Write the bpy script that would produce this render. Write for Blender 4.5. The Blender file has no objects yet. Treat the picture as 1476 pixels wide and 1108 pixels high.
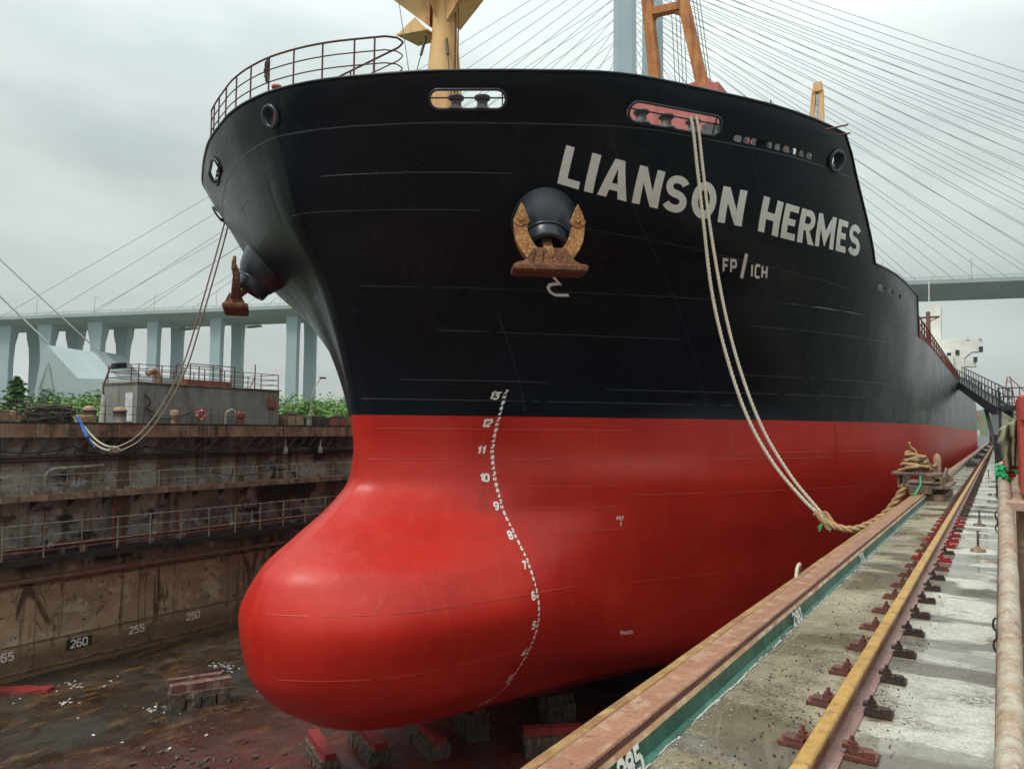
import bpy, math, random, bisect
from mathutils import Vector, Matrix
random.seed(7)
SC = bpy.context.scene
COL = SC.collection

# ------------------------------------------------------------------ camera
FPX = 1080.0
PITCH = math.radians(3.4442); YAW = math.radians(33.0138); ROLL = math.radians(-0.5)
EYE = Vector((0, 0, 11.85))
FW = Vector((-math.sin(YAW)*math.cos(PITCH), math.cos(YAW)*math.cos(PITCH), math.sin(PITCH)))
RT = Vector((math.cos(YAW), math.sin(YAW), 0))
UP = RT.cross(FW)
_r = RT*math.cos(ROLL) - UP*math.sin(ROLL)
_u = RT*math.sin(ROLL) + UP*math.cos(ROLL)
RT, UP = _r, _u
cd = bpy.data.cameras.new('camera'); cam = bpy.data.objects.new('camera', cd); COL.objects.link(cam)
cam.matrix_world = Matrix(((RT.x, UP.x, -FW.x, EYE.x), (RT.y, UP.y, -FW.y, EYE.y), (RT.z, UP.z, -FW.z, EYE.z), (0, 0, 0, 1)))
cd.sensor_width = 36; cd.lens = 36*FPX/1476; cd.clip_start = 0.05; cd.clip_end = 6000
SC.camera = cam

def ray(x, y):
    return FW + RT*((x-738)/FPX) - UP*((y-554)/FPX)
def onX(x, y, X):
    r = ray(x, y); return EYE + r*(X/r.x)
def onY(x, y, Y):
    r = ray(x, y); return EYE + r*(Y/r.y)
def atD(x, y, d):
    return EYE + ray(x, y)*d

# ------------------------------------------------------------------ sky, sun, exposure
SUN_EL = math.radians(60); SUN_AZ = math.radians(192)      # azimuth the light comes from, measured from +Y towards +X
W = bpy.data.worlds.new('World'); SC.world = W; W.use_nodes = True
nt = W.node_tree; N = nt.nodes; L = nt.links; N.clear()
wo = N.new('ShaderNodeOutputWorld'); bg = N.new('ShaderNodeBackground'); bg.inputs[1].default_value = 0.10
sky = N.new('ShaderNodeTexSky'); sky.sky_type = 'NISHITA'; sky.sun_disc = False
sky.sun_elevation = SUN_EL; sky.sun_rotation = SUN_AZ; sky.dust_density = 4; sky.air_density = 1.5
tc = N.new('ShaderNodeTexCoord')
mp = N.new('ShaderNodeMapping'); mp.inputs['Scale'].default_value = (1, 1, 3.2)
nz = N.new('ShaderNodeTexNoise'); nz.inputs['Scale'].default_value = 1.9; nz.inputs['Detail'].default_value = 7; nz.inputs['Roughness'].default_value = .5
nz.inputs['Distortion'].default_value = .3
cr = N.new('ShaderNodeValToRGB')
cr.color_ramp.elements[0].position = .32; cr.color_ramp.elements[0].color = (6.0, 6.75, 6.5, 1)
cr.color_ramp.elements[1].position = .64; cr.color_ramp.elements[1].color = (9.6, 10.4, 10.15, 1)
L.new(tc.outputs['Generated'], mp.inputs['Vector']); L.new(mp.outputs[0], nz.inputs['Vector']); L.new(nz.outputs[0], cr.inputs[0])
mx = N.new('ShaderNodeMix'); mx.data_type = 'RGBA'; mx.inputs[0].default_value = .88
L.new(sky.outputs[0], mx.inputs[6]); L.new(cr.outputs[0], mx.inputs[7])
sz = N.new('ShaderNodeSeparateXYZ'); L.new(tc.outputs['Generated'], sz.inputs[0])      # overcast sky: brighter towards the zenith
el = N.new('ShaderNodeMath'); el.operation = 'MULTIPLY_ADD'; el.inputs[1].default_value = 1.6; el.inputs[2].default_value = .35; L.new(sz.outputs[2], el.inputs[0])
cl = N.new('ShaderNodeMath'); cl.operation = 'MAXIMUM'; cl.inputs[1].default_value = .64; L.new(el.outputs[0], cl.inputs[0])
ml = N.new('ShaderNodeVectorMath'); ml.operation = 'SCALE'; L.new(mx.outputs[2], ml.inputs[0]); L.new(cl.outputs[0], ml.inputs['Scale'])
L.new(ml.outputs[0], bg.inputs[0]); L.new(bg.outputs[0], wo.inputs[0])
sd = bpy.data.lights.new('sun', 'SUN'); sd.energy = 1.9; sd.angle = math.radians(12); sd.color = (1, .96, .9)
so = bpy.data.objects.new('sun', sd); COL.objects.link(so)
sv = Vector((math.sin(SUN_AZ)*math.cos(SUN_EL), math.cos(SUN_AZ)*math.cos(SUN_EL), math.sin(SUN_EL)))
so.rotation_euler = sv.to_track_quat('Z', 'Y').to_euler(); so.location = (0, 0, 300)
SC.view_settings.view_transform = 'Standard'; SC.view_settings.look = 'None'
SC.view_settings.exposure = 0.15; SC.view_settings.gamma = 1

# ------------------------------------------------------------------ materials
MAT = {}
class NB:
    """small node-tree builder working in world coordinates"""
    def __init__(s, name):
        s.m = bpy.data.materials.new(name); s.m.use_nodes = True; s.t = s.m.node_tree
        s.b = s.t.nodes['Principled BSDF']; MAT[name] = s.m
        s.geo = s.n('ShaderNodeNewGeometry'); s.pos = s.geo.outputs['Position']
    def n(s, k): return s.t.nodes.new(k)
    def l(s, a, b): s.t.links.new(a, b)
    def vec(s, scale, src=None, rot=(0, 0, 0)):
        m = s.n('ShaderNodeMapping'); m.inputs['Scale'].default_value = scale; m.inputs['Rotation'].default_value = rot
        s.l(src or s.pos, m.inputs['Vector']); return m.outputs[0]
    def noise(s, scale, detail=5, rough=.6, vec=None, dist=0):
        x = s.n('ShaderNodeTexNoise'); x.inputs['Scale'].default_value = scale; x.inputs['Detail'].default_value = detail
        x.inputs['Roughness'].default_value = rough; x.inputs['Distortion'].default_value = dist
        s.l(vec or s.pos, x.inputs['Vector']); return x.outputs[0]
    def ramp(s, fac, stops):
        r = s.n('ShaderNodeValToRGB'); e = r.color_ramp.elements
        while len(e) < len(stops): e.new(.5)
        for i, (p, c) in enumerate(stops):
            e[i].position = p
            e[i].color = (c, c, c, 1) if isinstance(c, (int, float)) else (*c, 1)
        s.l(fac, r.inputs[0]); return r.outputs[0]
    def mix(s, fac, a, b, mode='MIX'):
        x = s.n('ShaderNodeMix'); x.data_type = 'RGBA'; x.blend_type = mode
        for i, v in ((0, fac), (6, a), (7, b)):
            if isinstance(v, (int, float)): x.inputs[i].default_value = v if i == 0 else (v, v, v, 1)
            elif isinstance(v, tuple): x.inputs[i].default_value = (*v, 1)
            else: s.l(v, x.inputs[i])
        return x.outputs[2]
    def math(s, op, a, b=None, c=None):
        x = s.n('ShaderNodeMath'); x.operation = op
        for i, v in enumerate((a, b, c)):
            if v is None: continue
            if isinstance(v, (int, float)): x.inputs[i].default_value = v
            else: s.l(v, x.inputs[i])
        return x.outputs[0]
    def sep(s):
        x = s.n('ShaderNodeSeparateXYZ'); s.l(s.pos, x.inputs[0]); return x.outputs
    def bump(s, h, strength=.3, dist=.02):
        x = s.n('ShaderNodeBump'); x.inputs['Strength'].default_value = strength; x.inputs['Distance'].default_value = dist
        s.l(h, x.inputs['Height']); s.l(x.outputs[0], s.b.inputs['Normal'])
    def set(s, color=None, rough=None, metal=None, spec=None):
        for k, v in (('Base Color', color), ('Roughness', rough), ('Metallic', metal), ('Specular IOR Level', spec)):
            if v is None: continue
            if isinstance(v, (int, float)): s.b.inputs[k].default_value = v
            elif isinstance(v, tuple): s.b.inputs[k].default_value = (*v, 1)
            else: s.l(v, s.b.inputs[k])
        return s.m

def weathered(name, c1, c2, c3=None, scale=1.2, streak=3.0, rough=(.5, .8), bump=.3, spots=None, metal=0):
    """paint or steel with broad patches, vertical streaks and fine specks"""
    b = NB(name)
    a = b.noise(scale, 6, .65)
    s = b.noise(streak, 5, .6, b.vec((1, 1, .12)))
    col = b.mix(b.ramp(a, [(.38, 0), (.62, 1)]), c1, c2)
    if c3: col = b.mix(b.ramp(s, [(.5, 0), (.68, 1)]), col, c3)
    if spots: col = b.mix(b.ramp(b.noise(scale*9, 4, .7), [(.58, 0), (.66, 1)]), col, spots)
    fine = b.noise(40, 3, .7)
    col = b.mix(.35, col, b.ramp(fine, [(.3, .45), (.7, 1.0)]), 'MULTIPLY')
    b.set(col, b.ramp(a, [(.3, rough[0]), (.7, rough[1])]), metal)
    b.bump(b.math('ADD', fine, b.math('MULTIPLY', a, 1.5)), bump, .01)
    return b.m

def flat(name, c, rough=.6, metal=0, var=.25, scale=3):
    b = NB(name)
    n = b.noise(scale, 5, .6)
    b.set(b.mix(var, c, b.ramp(n, [(.3, .3), (.7, 1.3)]), 'MULTIPLY'), rough, metal); b.bump(n, .1, .01)
    return b.m

# hull paint: black topsides over red bottom, boundary at the painted waterline
b = NB('hull_paint'); z = b.sep()[2]
edge = b.math('GREATER_THAN', z, 12.33)
n1 = b.noise(.35, 5, .6); n2 = b.noise(2.2, 5, .6, b.vec((1, 1, .15))); n3 = b.noise(9, 4, .65)
red = b.mix(b.ramp(n1, [(.35, 0), (.65, 1)]), (.44, .012, .006), (.54, .022, .010))
red = b.mix(b.math('MULTIPLY', b.ramp(n2, [(.55, 0), (.75, 1)]), .35), red, (.60, .075, .04))
blk = b.mix(b.ramp(n1, [(.4, 0), (.65, 1)]), (.0012, .0040, .009), (.0020, .006, .012))
y = b.sep()[1]
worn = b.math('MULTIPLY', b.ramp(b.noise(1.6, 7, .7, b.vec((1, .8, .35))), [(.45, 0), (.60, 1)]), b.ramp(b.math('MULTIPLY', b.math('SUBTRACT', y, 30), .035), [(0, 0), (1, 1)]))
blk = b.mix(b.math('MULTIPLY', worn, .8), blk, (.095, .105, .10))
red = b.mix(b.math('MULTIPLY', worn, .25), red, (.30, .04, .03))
rr = b.math('MULTIPLY', b.ramp(b.noise(1.6, 5, .6, b.vec((1, 1, .04))), [(.60, 0), (.68, 1)]), b.ramp(b.noise(.5, 4, .6), [(.48, 0), (.6, 1)]))
red = b.mix(b.math('MULTIPLY', rr, .35), red, (.22, .02, .012)); blk = b.mix(b.math('MULTIPLY', rr, .35), blk, (.03, .022, .018))
red = b.mix(b.math('MULTIPLY', b.ramp(b.noise(4.5, 6, .8, b.vec((1, 1, 2.2))), [(.60, 0), (.70, 1)]), .35), red, (.62, .13, .09))
b.set(b.mix(edge, red, blk), b.math('ADD', b.mix(edge, b.ramp(n1, [(.3, .34), (.7, .44)]), b.ramp(n1, [(.3, .20), (.7, .32)])), b.math('MULTIPLY', n3, .06)), 0, b.mix(edge, .40, .28))
dent = b.noise(.9, 3, .5)
sepv = b.sep(); wv = b.math('MULTIPLY', b.math('SINE', b.math('MULTIPLY', sepv[1], 7.4)), b.math('SINE', b.math('MULTIPLY', sepv[2], 1.9)))
wv = b.math('MULTIPLY', wv, b.noise(.25, 2, .5)); scr = b.noise(3.0, 6, .75, b.vec((1, 1, 3.5), rot=(.5, .2, .4)))
b.bump(b.math('ADD', b.math('MULTIPLY', b.math('ADD', dent, b.math('MULTIPLY_ADD', wv, .10, b.math('MULTIPLY', scr, .07))), 1.0), b.math('ADD', b.math('MULTIPLY', n3, .06), b.math('MULTIPLY', n2, .30))), .34, .06)
flat('weld_metal_black', (.035, .045, .055), .3, 0, .4)
flat('weld_metal_red', (.46, .045, .025), .35, 0, .3)
flat('bolster_paint', (.03, .038, .048), .32, 0, .3, 2)
flat('white_paint', (.88, .86, .80), .45, 0, .10, 5)
weathered('anchor_rust', (.62, .29, .07), (.44, .16, .04), (.66, .44, .20), 5, 13, (.75, .95), 1.0, (.17, .06, .025))
def cast_rust(name, c1, c2, c3, c4):
    b = NB(name); a = b.noise(3.2, 6, .7, dist=.5); d = b.noise(11, 6, .75); f = b.noise(38, 4, .8)
    c = b.mix(b.ramp(a, [(.40, 0), (.56, 1)]), c1, c2); c = b.mix(b.ramp(d, [(.52, 0), (.60, 1)]), c, c3); c = b.mix(b.ramp(f, [(.54, 0), (.62, 1)]), c, c4)
    b.set(c, .85); b.bump(b.math('ADD', b.math('MULTIPLY', d, 1.5), f), 1.0, .03); return b.m
cast_rust('anchor_cast', (.52, .24, .06), (.36, .13, .035), (.64, .46, .24), (.14, .05, .022))
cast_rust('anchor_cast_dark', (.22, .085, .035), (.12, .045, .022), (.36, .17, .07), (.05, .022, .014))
weathered('anchor_dark_rust', (.24, .09, .04), (.40, .17, .06), (.12, .04, .025), 4.5, 7, (.7, .9), .9)
weathered('mast_paint', (.80, .50, .20), (.74, .44, .17), (.58, .20, .07), .9, 2.2, (.5, .7), .2, None)
weathered('crane_rust', (.55, .24, .05), (.42, .15, .04), (.25, .07, .03), 2, 3, (.6, .85), .5, (.16, .05, .02))
weathered('pink_primer', (.56, .17, .15), (.48, .13, .12), (.36, .09, .07), 1, 3, (.6, .8), .2)
weathered('rail_rust', (.09, .035, .025), (.16, .06, .04), None, 4, 3, (.7, .9), .4)
weathered('red_rail_paint', (.30, .035, .025), (.18, .04, .03), (.10, .03, .02), 1, 3, (.6, .8), .3)
flat('dark_steel', (.022, .022, .024), .5, .0, .5, 4)
flat('black_rubber', (.012, .012, .012), .6)
flat('deck_green', (.05, .11, .07), .6)
flat('ship_white', (.66, .66, .60), .55, 0, .25, .5)
flat('glass_dark', (.02, .03, .035), .1)

# dock paints
b = NB('dock_wall_paint'); px, py, pz = b.sep()[:3]
a = b.noise(.28, 7, .68, dist=.4); st = b.noise(1.1, 6, .65, b.vec((1, 1, .07))); f = b.noise(14, 5, .7)
a2 = b.noise(.7, 6, .7, b.vec((1, 1, 1.4)))
low = b.mix(b.ramp(a, [(.36, 0), (.6, 1)]), (.52, .39, .23), (.33, .24, .145))
low = b.mix(b.ramp(a2, [(.52, 0), (.62, 1)]), low, (.56, .47, .32))
low = b.mix(b.ramp(st, [(.54, 0), (.66, 1)]), low, (.10, .062, .035))
mid = b.mix(b.ramp(a, [(.40, 0), (.56, 1)]), (.15, .145, .125), (.36, .35, .31))
mid = b.mix(b.ramp(a2, [(.56, 0), (.66, 1)]), mid, (.58, .57, .55))
mid = b.mix(b.ramp(st, [(.5, 0), (.62, 1)]), mid, (.13, .085, .05))
mid = b.mix(b.ramp(b.noise(.45, 4, .6, b.vec((1, .6, 1))), [(.58, 0), (.63, 1)]), mid, (.03, .026, .024))
hz = b.ramp(b.math('MULTIPLY_ADD', pz, .1, b.math('MULTIPLY', a2, .05)), [(.40, 0), (.46, 1)])
foot = b.ramp(b.math('MULTIPLY_ADD', pz, .1, b.math('MULTIPLY', a, .16)), [(.05, 1), (.12, 0)])
low = b.mix(b.math('MULTIPLY', foot, .75), low, (.13, .075, .035))
c = b.mix(hz, low, mid)
c = b.mix(b.ramp(b.noise(3.1, 5, .75), [(.59, 0), (.64, 1)]), c, (.05, .03, .02))
c = b.mix(b.ramp(b.noise(.5, 4, .6, b.vec((1, 1, .3)), 1.0), [(.62, 0), (.66, 1)]), c, (.12, .075, .045))
b.set(b.mix(.5, c, b.ramp(f, [(.3, .55), (.7, 1.25)]), 'MULTIPLY'), b.ramp(a, [(.3, .5), (.7, .85)])); b.bump(b.math('ADD', f, b.math('MULTIPLY', a2, 2)), .4, .015)
weathered('fascia_rust', (.19, .10, .06), (.33, .21, .13), (.05, .028, .02), .8, 2.5, (.55, .85), .5, (.34, .24, .17))
weathered('bracket_steel', (.20, .17, .14), (.34, .28, .21), (.07, .04, .03), 1.3, 3, (.6, .8), .4)
weathered('grime_black', (.014, .013, .013), (.035, .03, .027), None, 1, 2, (.4, .7), .4)
weathered('ledge_rust', (.40, .28, .19), (.15, .09, .055), (.06, .035, .025), 1, 3, (.6, .8), .5)
weathered('galvanised', (.46, .45, .40), (.26, .24, .20), (.16, .10, .06), 3, 4, (.45, .7), .2)
weathered('old_pipe', (.34, .24, .18), (.22, .14, .09), (.40, .12, .08), 1.1, 3, (.6, .8), .3)
weathered('red_pipe', (.30, .075, .05), (.20, .06, .04), (.10, .04, .03), 1.1, 3, (.6, .8), .3)
weathered('house_grey', (.24, .25, .22), (.18, .185, .165), (.13, .085, .055), .5, 1.6, (.5, .75), .2, None)
flat('door_white', (.55, .56, .52), .6, 0, .4, 4)
flat('life_red', (.62, .05, .03), .5)
weathered('bollard_grey', (.13, .14, .145), (.09, .09, .09), (.2, .1, .06), 3, 4, (.5, .8), .3)
weathered('bollard_top_rust', (.40, .26, .17), (.28, .15, .08), None, 4, 4, (.7, .9), .5)
weathered('vent_rust', (.38, .27, .17), (.26, .15, .09), (.12, .06, .04), 3, 4, (.6, .9), .4)
# dock floor: dark, wet, rust and overspray stains
b = NB('dock_floor_wet'); X, Y = b.sep()[0], b.sep()[1]
a = b.noise(.35, 7, .7, dist=.6); d = b.noise(1.5, 6, .7, b.vec((1.0, .28, 1), rot=(0, 0, .35))); f = b.noise(11, 5, .75)
c = b.mix(b.ramp(a, [(.4, 0), (.6, 1)]), (.030, .019, .012), (.095, .066, .045))
c = b.mix(b.ramp(d, [(.52, 0), (.60, 1)]), c, (.20, .10, .03))
c = b.mix(b.ramp(d, [(.64, 0), (.68, 1)]), c, (.36, .24, .11))
c = b.mix(b.ramp(b.noise(.25, 3, .5, dist=1), [(.52, 0), (.60, 1)]), c, (.06, .05, .04))
sp = b.math('MULTIPLY', b.ramp(b.math('MULTIPLY_ADD', X, .05, 1.62), [(0, 0), (.42, 1)]), b.ramp(b.noise(.9, 5, .6), [(.3, .35), (.6, 1)]))
c = b.mix(b.math('MULTIPLY', sp, .85), c, (.20, .032, .028))
c = b.mix(.75, c, b.ramp(f, [(.36, .06), (.68, .95)]), 'MULTIPLY')
wet = b.ramp(b.noise(.42, 5, .6, dist=.8), [(.46, .12), (.56, .6)])
b.set(c, wet, 0, .4); b.bump(b.math('ADD', f, b.math('MULTIPLY', d, 1.0)), .5, .03)
# walkway on the dock wing: light wet concrete-like coating with puddles
b = NB('walkway_wet'); X, Y = b.sep()[0], b.sep()[1]
a = b.noise(.9, 6, .65, b.vec((1.2, .5, 1)), .3); f = b.noise(60, 4, .8); g = b.noise(9, 5, .7); band = b.noise(1.6, 3, .5, b.vec((.35, 1.2, 1)))
c = b.mix(b.ramp(a, [(.38, 0), (.62, 1)]), (.42, .405, .34), (.56, .545, .47))
c = b.mix(b.ramp(b.math('MULTIPLY_ADD', X, -1.0, -.35), [(.15, 0), (.6, 1)]), c, b.mix(b.ramp(a, [(.4, 0), (.6, 1)]), (.24, .20, .125), (.36, .31, .215)))
c = b.mix(b.ramp(b.noise(1.3, 6, .75), [(.56, 0), (.62, 1)]), c, (.16, .115, .06))
c = b.mix(b.ramp(band, [(.57, 0), (.62, 1)]), c, (.17, .15, .12))
c = b.mix(.5, c, b.ramp(b.noise(17, 6, .8), [(.35, .35), (.6, 1.15)]), 'MULTIPLY')
pit = b.math('MULTIPLY', b.ramp(b.noise(34, 5, .8), [(.46, 0), (.54, 1)]), b.math('MULTIPLY', b.ramp(b.noise(1.9, 3, .6), [(.48, 0), (.58, 1)]), b.ramp(b.math('MULTIPLY_ADD', Y, -.12, 1.25), [(.3, 0), (.6, 1)])))
c = b.mix(b.math('MULTIPLY', pit, .85), c, (.055, .035, .02))
c = b.mix(.7, c, b.ramp(f, [(.38, .25), (.5, 1.15)]), 'MULTIPLY')
c = b.mix(b.ramp(b.noise(130, 2, .8), [(.60, 0), (.68, .7)]), c, (.10, .08, .06))
c = b.mix(b.ramp(b.noise(26, 3, .8), [(.66, 0), (.70, 1)]), c, (.05, .035, .02))
wet = b.ramp(b.math('ADD', b.noise(.75, 4, .6, b.vec((.8, 1.3, 1)), .5), b.math('MULTIPLY', g, .12)), [(.53, .04), (.60, .38)])
c = b.mix(b.ramp(wet, [(.05, .6), (.25, 0)]), c, (.12, .10, .07))
b.set(c, wet, 0, .6)
b.bump(b.math('MULTIPLY', b.math('ADD', g, f), b.ramp(wet, [(.1, 0), (.3, 1)])), .35, .006)
weathered('curb_rust', (.38, .19, .115), (.29, .13, .075), (.44, .28, .19), 2.2, 7, (.25, .5), .7, (.20, .09, .05))
weathered('curb_ochre', (.36, .20, .075), (.24, .12, .045), (.42, .28, .12), 2.4, 6, (.35, .6), .4)
flat('slag_pale', (.42, .42, .36), .7, 0, .6, 20)
weathered('curb_cream', (.52, .34, .17), (.36, .17, .08), (.60, .50, .34), 3, 4, (.4, .6), .4)
weathered('curb_green', (.016, .13, .085), (.012, .09, .06), (.03, .17, .12), 3, 5, (.3, .5), .5, (.01, .03, .02))
weathered('rail_yellow', (.54, .33, .075), (.42, .24, .06), (.30, .15, .06), 4, 9, (.3, .5), .6, (.24, .13, .05))
weathered('rail_web_rust', (.24, .085, .045), (.17, .055, .035), (.30, .16, .12), 3, 3, (.4, .6), .4)
weathered('rail_foot_primer', (.34, .20, .17), (.26, .14, .11), None, 3, 3, (.35, .55), .3, (.14, .06, .04))
weathered('clip_brown', (.16, .05, .035), (.09, .035, .028), None, 9, 3, (.4, .6), .4, (.28, .14, .09))
weathered('clip_dark', (.05, .026, .022), (.03, .018, .017), None, 9, 3, (.35, .6), .4, (.14, .07, .05))
flat('clip_red', (.26, .012, .015), .4)
weathered('hand_pipe', (.42, .38, .30), (.32, .22, .14), (.22, .10, .06), 9, 14, (.4, .7), .5, (.50, .46, .38))
weathered('cabinet_red', (.48, .06, .04), (.38, .05, .035), (.26, .05, .035), 2, 4, (.45, .65), .3)
weathered('plank_pink', (.42, .27, .2), (.3, .19, .14), None, 5, 3, (.6, .8), .3)
weathered('canvas_khaki', (.38, .38, .24), (.28, .28, .18), None, 3, 3, (.8, .9), .3)
b = NB('rope_pale'); f = b.noise(30, 4, .7); b.set(b.ramp(f, [(.3, (.30, .25, .18)), (.7, (.60, .55, .44))]), .85); b.bump(f, .6, .01)
b = NB('rope_tan'); f = b.noise(22, 4, .7); b.set(b.ramp(f, [(.3, (.22, .12, .05)), (.7, (.52, .36, .18))]), .85); b.bump(f, .6, .01)
b = NB('rope_dark'); f = b.noise(22, 4, .7); b.set(b.ramp(f, [(.3, (.03, .025, .02)), (.7, (.09, .075, .055))]), .85)
flat('rope_blue', (.02, .12, .42), .7); flat('rope_green', (.02, .45, .16), .7)
weathered('fairlead_iron', (.13, .085, .06), (.08, .05, .04), (.34, .20, .09), 5, 5, (.5, .8), .6, (.30, .22, .15))
weathered('timber_red', (.22, .09, .075), (.14, .06, .05), (.32, .25, .22), 2.5, 4, (.6, .9), .6)
weathered('timber_old', (.12, .075, .05), (.06, .04, .03), (.28, .22, .17), 3.5, 6, (.6, .9), .8)
weathered('concrete_block', (.11, .085, .065), (.06, .045, .035), (.18, .14, .11), 3.5, 6, (.6, .9), .8)
weathered('paint_red_block', (.36, .03, .03), (.25, .03, .03), None, 2.5, 4, (.5, .8), .5)
flat('litter_white', (.7, .7, .68), .7)
# bridge
flat('bridge_concrete_hazed', (.31, .40, .43), .8, 0, .12, .05)  # paler and bluer: distance haze put into the colour, the air volume is thin
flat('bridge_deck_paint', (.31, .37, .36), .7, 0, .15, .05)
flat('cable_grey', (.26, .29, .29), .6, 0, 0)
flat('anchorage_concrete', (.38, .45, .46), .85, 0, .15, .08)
flat('far_white', (.6, .6, .58), .7); flat('far_red', (.5, .12, .1), .7); flat('far_blue', (.12, .2, .3), .7)
b = NB('bark'); b.set((.09, .065, .045), .9)
for nm, c1, c2 in (('leaf_mid', (.05, .13, .03), (.10, .21, .05)), ('leaf_bright', (.09, .20, .035), (.17, .31, .06)), ('leaf_dark', (.03, .08, .03), (.06, .12, .04))):
    b = NB(nm); f = b.noise(1.3, 4, .7); b.set(b.ramp(f, [(.35, c1), (.65, c2)]), .6)
b = NB('shore_ground'); f = b.noise(.08, 5, .6); b.set(b.ramp(f, [(.4, (.05, .08, .03)), (.6, (.10, .10, .06))]), .9)
b = NB('water_surface'); f = b.noise(.5, 4, .6); b.set((.07, .075, .055), .12, 0, .5); b.bump(f, .3, .15)

# ------------------------------------------------------------------ object helpers
def tag(o, label=None, cat=None, group=None, kind=None):
    if label: o['label'] = label
    if cat: o['category'] = cat
    if group: o['group'] = group
    if kind: o['kind'] = kind
    return o
def empty(name, loc, label, cat, group=None):
    o = bpy.data.objects.new(name, None); COL.objects.link(o); o.location = loc
    o.empty_display_size = .3
    return tag(o, label, cat, group)
def link(o, parent=None):
    COL.objects.link(o)
    if parent is not None:
        o.parent = parent                     # shapes are built in world space: cancel the place of the thing they belong to
        if parent.type == 'EMPTY': o.matrix_parent_inverse = Matrix.Translation(-Vector(parent.location))
    return o
class MB:
    """collects shapes in world space; build() links them as one mesh"""
    def __init__(s): s.v = []; s.f = []; s.mi = []; s.sm = []; s.cur = 0
    def add(s, vs, fs, smooth=False):
        k = len(s.v); s.v += [tuple(v) for v in vs]
        for f in fs: s.f.append(tuple(i+k for i in f)); s.mi.append(s.cur); s.sm.append(smooth)
        return s
    def box(s, c, size, rz=0, rx=0, M=None):
        x, y, z = (d/2 for d in size)
        vs = [Vector((a*x, b_*y, c_*z)) for c_ in (-1, 1) for b_ in (-1, 1) for a in (-1, 1)]
        R = M or (Matrix.Rotation(rz, 3, 'Z') @ Matrix.Rotation(rx, 3, 'X'))
        vs = [R @ v + Vector(c) for v in vs]
        return s.add(vs, [(0, 2, 3, 1), (4, 5, 7, 6), (0, 1, 5, 4), (2, 6, 7, 3), (0, 4, 6, 2), (1, 3, 7, 5)])
    def bar(s, p, q, w, h=None, up=(0, 0, 1)):
        p, q = Vector(p), Vector(q); d = q-p; ln = d.length
        if ln < 1e-6: return s
        d.normalize(); u = Vector(up)
        if abs(d.dot(u)) > .98: u = Vector((1, 0, 0))
        r = d.cross(u).normalized(); u2 = r.cross(d)
        return s.box((p+q)/2, (w, ln, h or w), M=Matrix((r, d, u2)).transposed())
    def tube(s, pts, r, n=8, caps=True, closed=False):
        pts = [Vector(p) for p in pts]; m = len(pts)
        rs = r if isinstance(r, (list, tuple)) else [r]*m
        vs = []; fs = []
        prev = None
        for i, p in enumerate(pts):
            if closed: t = pts[(i+1) % m]-pts[i-1]
            else: t = pts[min(i+1, m-1)]-pts[max(i-1, 0)]
            if t.length < 1e-9: t = Vector((0, 0, 1))
            t.normalize()
            if prev is None:
                a = Vector((0, 0, 1)) if abs(t.z) < .9 else Vector((1, 0, 0))
                x = t.cross(a).normalized()
            else:
                x = (prev - t*prev.dot(t))
                x = x.normalized() if x.length > 1e-6 else t.orthogonal().normalized()
            prev = x; y = t.cross(x)
            for k in range(n):
                an = 2*math.pi*k/n
                vs.append(p + (x*math.cos(an)+y*math.sin(an))*rs[i])
        rng = m if closed else m-1
        for i in range(rng):
            j = (i+1) % m
            for k in range(n):
                fs.append((i*n+k, i*n+(k+1) % n, j*n+(k+1) % n, j*n+k))
        s.add(vs, fs, True)
        if caps and not closed:
            s.add([vs[k] for k in range(n)], [tuple(range(n-1, -1, -1))])
            s.add([vs[(m-1)*n+k] for k in range(n)], [tuple(range(n))])
        return s
    def lathe(s, c, axis, prof, n=24, smooth=True):
        """prof: list of (distance along axis, radius)"""
        ax = Vector(axis).normalized(); x = ax.orthogonal().normalized(); y = ax.cross(x); c = Vector(c)
        vs = []; fs = []
        for (t, r) in prof:
            for k in range(n):
                a = 2*math.pi*k/n; vs.append(c+ax*t+(x*math.cos(a)+y*math.sin(a))*max(r, 1e-4))
        for i in range(len(prof)-1):
            for k in range(n): fs.append((i*n+k, i*n+(k+1) % n, (i+1)*n+(k+1) % n, (i+1)*n+k))
        return s.add(vs, fs, smooth)
    def prism(s, poly, a, b_):
        """poly: list of points (3D) extruded from offset a to offset b_ (vectors)"""
        n = len(poly); a, b_ = Vector(a), Vector(b_)
        vs = [Vector(p)+a for p in poly]+[Vector(p)+b_ for p in poly]
        return s.add(vs, [tuple(range(n-1, -1, -1)), tuple(range(n, 2*n))]+[(i, (i+1) % n, n+(i+1) % n, n+i) for i in range(n)])
    def build(s, name, mats, parent=None, bevel=0, fixn=True):
        me = bpy.data.meshes.new(name); me.from_pydata(s.v, [], s.f); me.update()
        for m in (mats if isinstance(mats, (list, tuple)) else [mats]): me.materials.append(MAT[m])
        me.polygons.foreach_set('material_index', s.mi); me.polygons.foreach_set('use_smooth', s.sm)
        if fixn:
            import bmesh
            bm = bmesh.new(); bm.from_mesh(me); bmesh.ops.recalc_face_normals(bm, faces=bm.faces); bm.to_mesh(me); bm.free()
        o = bpy.data.objects.new(name, me); link(o, parent)
        if bevel:
            md = o.modifiers.new('bevel', 'BEVEL'); md.width = bevel; md.segments = 2; md.limit_method = 'ANGLE'
        return o
def copy_tree(o, parent=None, off=None):
    c = o.copy(); COL.objects.link(c)
    if parent is not None: c.parent = parent
    for ch in [x for x in o.children]: copy_tree(ch, c)
    return c
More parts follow.
